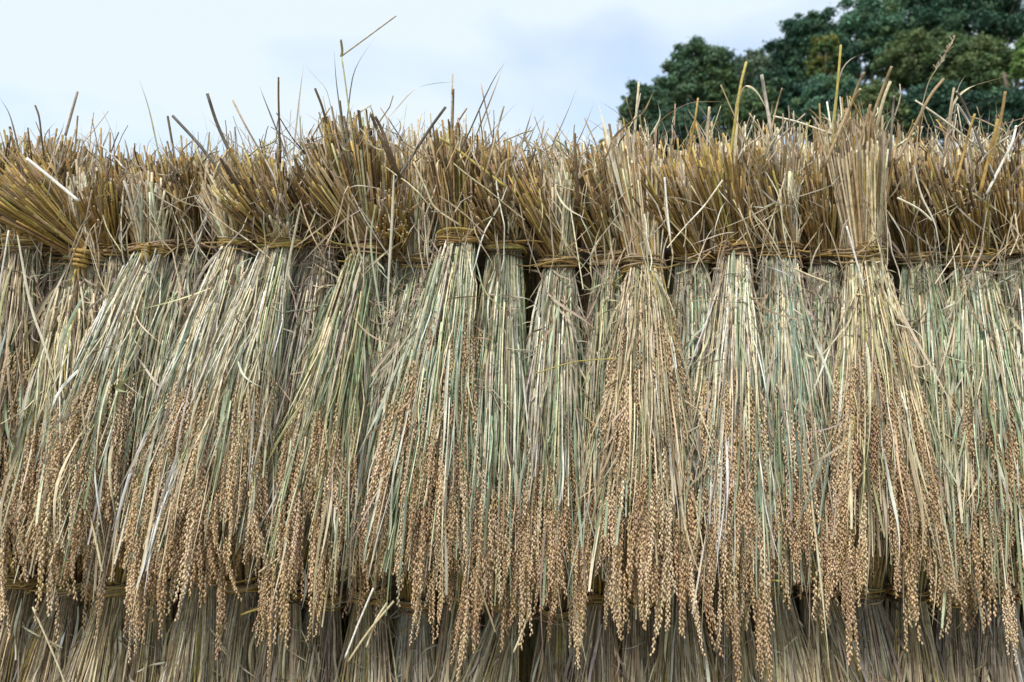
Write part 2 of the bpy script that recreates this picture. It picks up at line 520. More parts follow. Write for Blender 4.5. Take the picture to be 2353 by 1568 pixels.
# ------------------------------------------------------------------ trees on the hillside
TREE_PAL = {
    'bluegreen': [(.045, .085, .046), (.062, .105, .056), (.035, .07, .040), (.078, .115, .062)],
    'dark':      [(.022, .055, .034), (.032, .070, .042), (.026, .060, .040), (.045, .085, .046)],
    'olive':     [(.060, .092, .036), (.075, .105, .04), (.05, .08, .034), (.085, .11, .045)],
    'yellow':    [(.10, .125, .032), (.07, .10, .035), (.15, .15, .04), (.05, .085, .03), (.04, .075, .035)],
    'grey':      [(.085, .115, .075), (.10, .13, .085), (.07, .10, .065)],
    'teal':      [(.047, .10, .060), (.06, .12, .074), (.04, .082, .052), (.07, .115, .055)],
    'mid':       [(.05, .085, .035), (.065, .105, .042), (.042, .072, .032), (.08, .12, .05)],
    'bright':    [(.10, .17, .05), (.13, .20, .06), (.08, .14, .045)],
}
def tree(u, v, hw, tall, dist, pal, label, n=9000, leaf=.17, loose=0.0, name='broadleaf_tree'):
    n, leaf = int(n * 2.4), leaf * .55
    s = (DIST + dist) / DIST * U
    top = P(u, v, dist)
    rx = hw * s
    rz = rx * tall
    cz = top[2] - rz
    cx, cy = top[0], dist
    gz = float(hill_z(np.array(cx), np.array(cy)))
    if cz - rz * .75 < gz + .8: gz = min(gz, cz - rz * .75 - .8)
    base = np.array((cx, cy, gz - .1))
    root = tag(empty(name, base), label, 'tree', 'trees on the wooded hillside')
    nc = 150
    k = np.arange(nc) + .5
    ph = np.arccos(1 - 1.75 * k / nc)
    th = 2.39996 * k + R.uniform(0, 6)
    rr = R.uniform(.45, .9, nc)
    cen = np.stack([np.cos(th) * np.sin(ph) * rr * rx, np.sin(th) * np.sin(ph) * rr * rx, np.cos(ph) * rr * rz], 1)
    cen += R.normal(0, .06, cen.shape) * rx
    crad = R.uniform(.09, .22, nc) * rx
    pc = np.array(TREE_PAL[pal]) * 1.7
    ccol = pc[R.integers(0, len(pc), nc)] * R.uniform(.8, 1.25, (nc, 1))
    per = (crad ** 2) / (crad ** 2).sum()
    ci = R.choice(nc, n, p=per)
    d = R.normal(size=(n, 3)); d[:, 2] += .35
    d /= np.linalg.norm(d, axis=1)[:, None]
    rad = crad[ci] * R.uniform(.35, 1.2, n) * (1 + .25 * np.sin(d[:, 0] * 7 + ci) * np.sin(d[:, 2] * 6))
    rad *= np.where(R.random(n) < .06 + loose, R.uniform(1.0, 1.45, n), 1)
    c = cen[ci] + d * rad[:, None] * np.array((1, 1, .72))
    nn = d * .5 + R.normal(0, .6, (n, 3)); nn[:, 2] += .3
    nn /= np.linalg.norm(nn, axis=1)[:, None]
    a = np.cross(nn, R.normal(size=(n, 3))); a /= np.linalg.norm(a, axis=1)[:, None]
    b = np.cross(nn, a)
    sz = leaf * R.uniform(.55, 1.35, n)[:, None]
    V = np.stack([c - a * sz, c + b * sz * .5 + nn * sz * .12, c + a * sz, c - b * sz * .5 + nn * sz * .12], 1).reshape(-1, 3)
    V += np.array((cx, cy, cz)) - base
    col = ccol[ci] * R.uniform(.7, 1.35, (n, 1)) * (1 + R.normal(0, .06, (n, 3)))
    q = np.arange(4 * n).reshape(-1, 4)
    me = mesh_np('crown', V, [q], np.repeat(col.clip(.005, .5), 4, 0), [M_FOL], smooth=False)
    link('crown', me, root)
    # trunk and limbs
    h = cz - base[2]
    lean = R.normal(0, .04 * h, 2)
    tp = np.array([(lean[0] * t * t, lean[1] * t * t, h * .98 * t) for t in np.linspace(0, 1, 7)])
    tr = np.linspace(.055, .018, 7) * rx + .05
    V, F, mi = tube_arrays(tp, tr, 8)
    m2 = mesh_np('trunk', V, F, np.tile(lin(.16, .13, .10), (len(V), 1)), [M_BARK])
    tk = link('trunk', m2, root)
    for q in R.choice(nc, 9, replace=False):
        t0 = R.uniform(.4, .8)
        p0 = np.array((lean[0] * t0 * t0, lean[1] * t0 * t0, h * .98 * t0))
        p1 = cen[q] + np.array((cx, cy, cz)) - base
        mid = (p0 + p1) / 2 + np.array((0, 0, -.08 * rx))
        V, F, mi = tube_arrays(smooth_path([p0, mid, p1], 6), np.linspace(.022, .006, 7) * rx + .015, 5)
        link('limb', mesh_np('limb', V, F, np.tile(lin(.16, .13, .10), (len(V), 1)), [M_BARK]), tk)
    return root

TREES = [
    (1600, 86, 92, 1.15, 32, 'bluegreen', 'broad blue-green tree with the highest crown of the clump standing against the sky', 12000, .15, .06),
    (1482, 185, 66, 1.15, 31, 'bluegreen', 'lower blue-green tree at the far left end of the wood, sky on its left', 9000, .14, .08),
    (1648, 132, 52, 1.5, 31, 'mid', 'sunlit mid-green tree on the right flank of the tallest tree of the left clump', 8000, .14, .05),
    (1395, 318, 36, 1.2, 30, 'mid', 'small green bush at the foot of the wood, above the straw left of all trees', 3500, .12, .06),
    (1735, 116, 62, .9, 52, 'grey', 'pale grey-green distant tree in the dip of the skyline', 6000, .2, .05),
    (1860, 14, 88, 1.3, 38, 'dark', 'dark green tree with dense crown rising steeply right of the skyline dip', 13000, .17, .04),
    (1790, 150, 72, 1.3, 34, 'dark', 'very dark tree under the steep dark crown, behind the bent pale leaf blade', 8000, .15, .04),
    (1893, 62, 40, 1.9, 35, 'yellow', 'yellowing tree whose small golden crown shows among the dark trees', 3600, .13, .1),
    (1985, -18, 92, 1.25, 40, 'teal', 'teal-green tree to the right of the yellowing crown, reaching the top edge', 12000, .17, .05),
    (2100, -60, 110, 1.1, 48, 'dark', 'dark tree at the top edge behind the olive trees', 9000, .22, .04),
    (2250, -80, 120, 1.1, 46, 'dark', 'darkest tall tree at the upper right, above the olive crowns', 11000, .2, .04),
    (2100, 66, 88, .95, 35, 'olive', 'olive-brown tree halfway up the right slope, left one of the olive pair', 10000, .15, .06),
    (2235, 80, 92, 1.0, 33, 'olive', 'olive-brown tree at the right of the slope, right one of the olive pair', 10000, .15, .06),
    (1905, 160, 90, 1.1, 30, 'teal', 'teal tree at mid height below the yellowing crown', 11000, .14, .05),
    (2010, 190, 80, 1.0, 28, 'olive', 'low olive tree behind the tallest tuft of straw on the right', 9000, .13, .06),
    (1960, 252, 74, .9, 25, 'mid', 'mid-green shrub low on the slope, just above the straw tops', 7000, .11, .05),
    (2140, 185, 90, 1.0, 28, 'dark', 'dark green tree low on the slope beneath the olive pair', 10000, .13, .05),
    (2290, 190, 84, 1.1, 27, 'dark', 'blackish green tree at the lower right corner of the wood', 10000, .13, .05),
    (2356, 66, 30, 2.6, 28, 'bright', 'bright green leafy tree cut by the right edge', 3000, .11, .1),
    (1720, 205, 82, 1.0, 29, 'mid', 'mid-green tree at the foot of the dip, behind the upright yellow-green stalk', 9000, .13, .05),
    (1560, 235, 110, .8, 28, 'dark', 'low dark tree along the foot of the left clump', 9000, .13, .05),
]
TREES += [
    (2490, -40, 110, 1.2, 40, 'mid', 'mid-green tree on the slope just beyond the right edge of the picture', 4500, .24, .05),
    (2650, 60, 110, 1.1, 36, 'dark', 'dark tree further right on the slope, outside the picture', 4500, .24, .05),
    (2500, 180, 95, 1.0, 29, 'olive', 'olive tree low on the slope just outside the right edge', 4500, .2, .05),
    (2830, -60, 120, 1.2, 42, 'bluegreen', 'blue-green tree farthest right on the slope, outside the picture', 4500, .26, .05),
]
for t in TREES: tree(*t)

# ------------------------------------------------------------------ house roof and power lines between the field and the wood
def house():
    c0 = P(2110, 326, 12.0)
    x0, x1 = c0[0] - .95, c0[0] + 1.25
    zr = c0[2]
    root = tag(empty('farm_shed', (c0[0], 12.6, 0)), 'pale grey sheet-metal roof of a shed half hidden behind the straw tops at right', 'shed')
    o = np.array((c0[0], 12.6, 0))
    def boxm(name, a, b, col, mat, par):
        a, b = np.array(a) - o, np.array(b) - o
        V = np.array([[x, y, z] for x in (a[0], b[0]) for y in (a[1], b[1]) for z in (a[2], b[2])])
        F = np.array([[0, 1, 3, 2], [4, 6, 7, 5], [0, 4, 5, 1], [2, 3, 7, 6], [0, 2, 6, 4], [1, 5, 7, 3]])
        return link(name, mesh_np(name, V, [F], np.tile(col, (8, 1)), [mat], smooth=False), par)
    boxm('wall', (x0 + .15, 11.9, 0), (x1 - .15, 14.2, zr - .62), lin(.42, .44, .46), M_PLAIN, root)
    # corrugated roof sheet sloping to the front
    nx = 66
    xs = np.linspace(x0, x1, nx)
    rows = []
    for (y, z) in ((11.6, zr - .62), (13.0, zr), (14.5, zr - .6)):
        rows.append(np.stack([xs, np.full(nx, y), z + .018 * np.sin(xs * 38)], 1))
    V = np.concatenate(rows) - o
    i = np.arange(2)[:, None] * nx
    j = np.arange(nx - 1)[None]
    q = np.stack([i + j, i + j + 1, i + j + 1 + nx, i + j + nx], -1).reshape(-1, 4)
    link('roof', mesh_np('roof', V, [q], np.tile(lin(.62, .66, .70), (len(V), 1)), [M_PLAIN]), root)
    boxm('window', (x1 - .75, 11.87, zr - 1.3), (x1 - .35, 11.9, zr - .85), lin(.10, .14, .18), M_PLAIN, root)
house()

def wires():
    a, b = P(1730, 372, 24.0), P(2480, 170, 13.0)
    for nm, p, lb in (('utility_pole', a, 'wooden utility pole behind the straw, far end of the cables'),
                      ('utility_pole', b, 'wooden utility pole beyond the right edge holding the cables')):
        base = np.array((p[0], p[1], float(hill_z(np.array(p[0]), np.array(p[1]))) if p[1] > 10 else 0.))
        root = tag(empty(nm, base), lb, 'utility pole')
        h = p[2] - base[2]
        one('shaft', tube_arrays([(0, 0, -.3), (0, 0, h * .5), (0, 0, h + .15)], [.13, .11, .09], 10), [M_POLE, M_POLE], lin(.2, .18, .16), root)
        one('crossarm', tube_arrays([(-.7, 0, h - .1), (0, .05, h - .1), (.7, 0, h - .1)], .05, 6), [M_POLE, M_POLE], lin(.2, .18, .16), root)
    for k, (dz, dx) in enumerate(((0, -.6), (0, .6), (-.75, .12))):
        t = np.linspace(0, 1, 24)[:, None]
        pts = (a + (dx, 0, dz)) * (1 - t) + (b + (dx, 0, dz)) * t
        pts[:, 2] -= (.5 * 4 * t * (1 - t))[:, 0]
        o = one('power_cable', tube_arrays(pts, .012, 5), [M_PLAIN, M_PLAIN], lin(.03, .035, .04))
        tag(o, ('upper left power cable crossing in front of the wood', 'upper right power cable crossing in front of the wood',
                'lowest power cable crossing in front of the wood')[k], 'cable', 'power cables before the wood')
wires()

# ------------------------------------------------------------------ the drying rack
def rack():
    root = tag(empty('drying_rack', (0, .13, 0)), 'two-rail pole rack hidden inside the rows of hanging rice sheaves', 'drying rack')
    def pole(name, a, b, r):
        p = np.array(a) + (np.array(b) - a) * np.linspace(0, 1, 9)[:, None]
        p[1:-1, 2] += R.normal(0, .003, 7)
        one(name, tube_arrays(p - np.array((0, .13, 0)), np.linspace(r, r * .9, 9), 10), [M_POLE, M_POLE], lin(.21, .18, .14), root)
    zt = P(0, 575)[2]
    zl = P(0, 1375)[2]
    pole('rail', (-1.7, .115, zt), (1.7, .115, zt), .022)
    pole('rail', (-1.7, .145, zl), (1.7, .145, zl), .022)
    for x in (-1.55, -.52, .5, 1.52):
        pole('post', (x, .17, -.2), (x, .165, zt - .01), .026)
rack()

# ------------------------------------------------------------------ sheaves
def binding(root, T, rx, ry, tilt, seed, knot=None, ks=1.0, tone='butt', nstr=8):
    """A band of twisted straw round the neck: an inner band, single strands, and a knot where one shows."""
    r = np.random.default_rng(seed)
    a = np.linspace(0, 2 * math.pi, 29)
    def ring(f, dz, wob, ph, rad, slope=0.0):
        p = np.stack([np.cos(a) * rx * f, np.sin(a) * ry * f, dz + tilt * np.cos(a) * rx + wob * np.sin(2 * a + ph) + slope * np.sin(a + ph)], 1)
        return tube_arrays(p, rad, 5, cap=False)
    cols = pick(tone, nstr + 2, .12)
    band = one('binding', ring(.97, 0, .001, 0, .0055), [M_STRAW], cols[0] * .8, root)
    for k in range(nstr):
        dz = (k - (nstr - 1) / 2) * .0031 + r.normal(0, .0014)
        s = one('strand', ring(1.06 + r.uniform(-.03, .09), dz, r.uniform(.0008, .0045), r.uniform(0, 6), r.uniform(.0015, .0026), r.uniform(-.006, .006)), [M_STRAW], cols[k + 1], band)
    for k in range(4):                                   # loose ends of the band
        an = r.uniform(math.pi * 1.05, math.pi * 1.95)
        p0 = np.array((math.cos(an) * rx * 1.08, math.sin(an) * ry * 1.1, r.normal(0, .006)))
        p1 = p0 + np.array((r.choice((-1, 1)) * r.uniform(.02, .07), -r.uniform(.002, .02), r.normal(0, .014)))
        one('strand', tube_arrays(smooth_path([p0, (p0 + p1) / 2 + (0, -.004, r.normal(0, .006)), p1], 8), r.uniform(.0010, .0019), 5), [M_STRAW, M_CUT], cols[k], band)
    if knot is not None:
        kx = knot * rx
        ky = -ry * math.sqrt(max(0, 1 - knot * knot)) * 1.12
        c = np.array((kx, ky - .004, 0))
        # coils of the knot round a short core, and the two tucked ends
        t = np.linspace(0, 1, 60)
        coil = c + ks * np.stack([(.0125 + .002 * np.sin(t * 9)) * np.cos(t * 25) * (1 - .35 * t), -.004 + .009 * np.sin(t * 25), .013 - .032 * t], 1)
        ok = one('knot', tube_arrays(coil, .0038 * ks, 5, cap=False), [M_STRAW], PAL['gold'], band)
        for q in range(14):
            e = c + ks * np.array((r.uniform(-.014, .014), -.006 + r.uniform(-.006, .004), -.018 - r.uniform(.012, .034)))
            one('knot_end', tube_arrays(smooth_path([c + (0, 0, -.012), (c + e) / 2 + (0, -.006, -.002), e], 6), .0019, 5), [M_STRAW, M_CUT], pick('buttg', 1)[0], band)
    return band

def upper_sheaf(i, tx, ty, bx, by, hw, tone, ears, ev, yo, butts, neck=None, knot=None, tilt=0.0, label='', messy=1.0, grn=1.0, earcol=1.0):
    yt = .035 + yo
    by = by - 52 + R.uniform(-55, 55)
    T = P(tx, ty, yt)
    B = P(bx, by, -.065 + yo * 1.2)
    hwm = hw * U * R.uniform(1.06, 1.36)
    rx, ry = .036 * R.uniform(.86, 1.18), .027
    dep = .058
    root = tag(empty('rice_sheaf', T), label, 'rice sheaf', 'rice sheaves hung along the upper rail')
    bake_s, bake_b, bake_l = Bake(), Bake(), Bake()
    def S(a, b, t):
        f = t ** .72
        c = T + (B - T) * t
        c[0] = T[0] + (B[0] - T[0]) * (1 - (1 - min(t, 1)) ** 1.55)
        return np.array((c[0] + a * (rx * .8 + (hwm - rx * .8) * f), c[1] + b * (ry * .85 + (dep - ry * .85) * f) - .022 * math.sin(math.pi * min(t, 1)), c[2]))
    # ---- straw below the binding
    nobj, ncore = 165, 300
    col = pick(tone, nobj)
    a, b = rdisk(nobj, True, .8)
    for k in range(nobj):
        t0 = -.01 if R.random() < .86 else R.uniform(.05, .3)
        t1 = R.uniform(.62, .98)
        p0 = S(a[k], b[k] * R.uniform(.85, 1.12), t0)
        sp = .10 * messy
        p1 = S(a[k] * R.uniform(.75, 1.1) + R.normal(0, sp), b[k] * R.uniform(.8, 1.1), t1)
        M = frame(p0, p1, (a[k] * .5, -1, .1), R.uniform(.0008, .0014))
        piece('straw_stalk', STALKS[R.integers(len(STALKS))], M, root, T, col[k])
    col = pick(tone, ncore) * .95
    a, b = rdisk(ncore)
    for k in range(ncore):
        p0 = S(a[k], b[k], -.02)
        p1 = S(a[k] + R.normal(0, .12), b[k], R.uniform(.55, 1.0))
        bake_s.add(STALK_LOW[R.integers(4)], frame(p0, p1, (a[k], -1, .1), R.uniform(.0010, .0017)), col[k])
    # ---- leaf blades among and over the straw
    nl = int(58 * messy)
    gl = pick('leafg', nl)
    dl = pick(tone, nl)
    a, b = rdisk(nl, True, .75)
    for k in range(nl):
        t0 = R.uniform(0, .55)
        t1 = min(1.12, t0 + R.uniform(.22, .6))
        sp = (.16 if R.random() < .62 else .55) * messy
        an = a[k] + R.normal(0, sp)
        p0 = S(a[k], b[k] * 1.08, t0)
        p1 = S(an, b[k] * 1.12, t1) + np.array((0, -R.uniform(0, .016), 0))
        c = gl[k] if R.random() < .42 * grn else dl[k]
        M = frame(p0, p1, (R.normal(0, .4), -1, .2), R.uniform(.0009, .0027))
        piece('leaf_blade', LEAVES[R.integers(len(LEAVES))], M, root, T, c)
    for k in range(int(90 * messy)):
        aa, bb = rdisk(1, True, .55)
        t0 = R.uniform(0, .7)
        p0 = S(aa[0], bb[0], t0)
        p1 = S(aa[0] + R.normal(0, .42), bb[0] * 1.08, t0 + R.uniform(.12, .42))
        bake_l.add(LEAVES[R.integers(len(LEAVES))], frame(p0, p1, (R.normal(0, .6), -1, 0), R.uniform(.0010, .0027)), pick(tone if R.random() < .6 else 'leafd', 1)[0])
    # short broken bits of dry leaf under the binding, lying every way
    for k in range(int(34 * messy ** 2)):
        aa, bb = rdisk(1, True, .95)
        t0 = abs(R.normal(0, .22))
        p0 = S(aa[0], bb[0] * 1.1, t0)
        an = R.uniform(-1.5, 1.5)
        ln = R.uniform(.02, .075)
        p1 = p0 + np.array((math.sin(an) * ln, R.uniform(-.012, .006), -math.cos(an) * ln))
        bake_l.add((LEAVES if R.random() < .85 else ARCS)[R.integers(6)], frame(p0, p1, (R.normal(), -1, R.normal()), R.uniform(.0009, .0022)), pick('leafd', 1)[0])
    for k in range(int(20 * messy)):
        aa, bb = rdisk(1, True, .95)
        t0 = abs(R.normal(0, .32))
        p0 = S(aa[0], bb[0] * 1.12, t0)
        an = R.normal(0, .75)
        ln = R.uniform(.05, .17)
        p1 = p0 + np.array((math.sin(an) * ln, -R.uniform(0, .03), -math.cos(an) * ln))
        sh = LEAVES[R.integers(len(LEAVES))] if R.random() < .5 else (ARCS[R.integers(len(ARCS))] if R.random() < .6 else STALKS[-1 - R.integers(3)])
        piece('straw_stalk' if sh.name == 'stalk' else 'leaf_blade', sh, frame(p0, p1, (R.normal(), -1, R.normal() * .5), R.uniform(.0009, .0028) if sh.name != 'stalk' else R.uniform(.0009, .0014)),
              root, T, pick('leafd' if R.random() < .6 else tone, 1, .2)[0])
    # ---- ears
    te = (ev - ty) / max(1, by - ty)
    for k in range(int(ears * 1.95)):
        deep = R.random() < .4
        if k % 3 == 0:                                   # ears hang in little clusters
            aa0 = R.uniform(-1, 1) * .98
            t0 = te * .85 + (.74 - te * .85) * R.random() if R.random() < .93 else R.uniform(.70, .95)
        aa = float(np.clip(aa0 + R.normal(0, .10), -1, 1))
        t = t0 + R.normal(0, .045)
        bb = -math.sqrt(max(0, 1 - aa * aa * .8)) * (R.uniform(.6, .9) if deep else R.uniform(1.02, 1.3))
        q0, q1 = S(aa, bb, t), S(aa, bb, t + .15)
        d = (q1 - q0) / np.linalg.norm(q1 - q0) * .65 + np.array((0, 0, -.5)) + np.array((R.normal(0, .05), R.normal(0, .04), 0))
        sc = R.uniform(.70, .98)
        M = frame(q0, q0 - d, (R.normal(), R.normal(), 0), sc, sc, sc)
        c = pick('ear', 1, .09, .012)[0] * earcol
        piece('rice_ear', EARS[R.integers(len(EARS))], M, root, T, c)
        # its straw, leading up into the sheaf
        p0 = S(aa * .95, bb, max(0, t - R.uniform(.25, .5)))
        bake_s.add(STALKS[R.integers(len(STALKS))], frame(p0, q0, (0, -1, .1), R.uniform(.0011, .0016)), pick(tone, 1)[0])
    # long blades hanging over the ears
    for k in range(int(27 * grn)):
        aa, bb = rdisk(1, True, .95)
        t0 = R.uniform(.25, .6)
        p0 = S(aa[0], bb[0] * 1.2, t0)
        p1 = S(aa[0] + R.normal(0, .18), bb[0] * R.uniform(1.2, 1.5), t0 + R.uniform(.25, .6)) + np.array((0, -.012, 0))
        piece('leaf_blade', LEAVES[R.integers(len(LEAVES))], frame(p0, p1, (R.normal(0, .5), -1, .1), R.uniform(.0012, .0027)), root, T,
              pick('leafg' if R.random() < .7 else tone, 1)[0])
    # ---- butts above the binding
    def fan(ux, uy, uhw, dy, btone, nob, ncr, lean, flat=.045, rad=(.0013, .0024)):
        nob, ncr = int(nob * 1.55), int(ncr * 1.5)
        Tt = P(ux, uy, yt + dy)
        h = uhw * U
        ax = (Tt - T) / np.linalg.norm(Tt - T)
        for which, n in ((0, ncr), (1, nob)):
            cc = pick(btone, n, .24)
            a, b = rdisk(n, False) if which == 0 else rdisk(n, True, .35)
            for k in range(n):
                bz = b[k] if which == 0 or R.random() < .6 else R.uniform(-1, 1)
                p0 = T + np.array((a[k] * rx * .8, bz * ry * .8, R.uniform(-.006, .006)))
                p1 = Tt + np.array((a[k] * h, bz * .05, bz * flat * lean + R.normal(0, .010)))
                p1[0] += R.normal(0, .011)
                p1[1] += R.normal(0, .008)
                p1 = p1 + ax * (R.normal(0, .009) + (R.uniform(.01, .06) if R.random() < .09 else 0))
                p1[2] += -abs(a[k]) ** 2 * h * .25
                M = frame(p0, p1, R.normal(size=3), R.uniform(*rad))
                if which: piece('butt_stalk', BUTTS[R.integers(len(BUTTS))], M, root, T, cc[k])
                else: bake_b.add(BUTT_LOW[R.integers(3)], M, cc[k])
        # wisps of leaf sheath among the butts
        for k in range(13):
            p0 = T + (Tt - T) * R.uniform(.4, .95) + np.array((R.uniform(-1, 1) * h, -.02, 0))
            an = R.normal(0, .6)
            ln = R.uniform(.03, .10)
            p1 = p0 + np.array((math.sin(an) * ln, R.uniform(-.03, .01), math.cos(an) * ln))
            bake_l.add(ARCS[R.integers(len(ARCS))], frame(p0, p1, R.normal(size=3), R.uniform(.0007, .0017)), pick('leafd', 1)[0])
    for bt in butts: fan(*bt)
    if neck: fan(neck[0], neck[1], neck[2], neck[3], 'neck', 34, 40, .5, .03, (.0018, .0025))
    # ---- strays: bent blades hanging from the butts over the binding
    for k in range(int(15 * messy ** 2)):
        x0 = tx + R.uniform(-60, 60)
        p0 = P(x0, R.uniform(ty - 190, ty - 40), yt - .05 + R.uniform(-.02, .01))
        an = R.normal(0, .45)
        ln = R.uniform(.06, .19)
        p1 = p0 + np.array((math.sin(an) * ln, R.uniform(-.03, .02), -math.cos(an) * ln))
        sh = ARCS[R.integers(len(ARCS))] if R.random() < .6 else STALKS[R.integers(len(STALKS))]
        piece('leaf_blade' if sh in ARCS else 'straw_stalk', sh, frame(p0, p1, (R.normal(), -.6, R.normal() * .3), R.uniform(.0008, .0018)), root, T,
              pick('leafd' if R.random() < .5 else 'neck', 1)[0])
    binding(root, T, rx * 1.02, ry * 1.08, tilt, 500 + i, knot, 1.15 if i == 4 else .6)
    bake_s.build('inner_straw', root, T)
    bake_b.build('inner_butts', root, T)
    bake_l.build('leaf_litter', root, T)
    return root, T

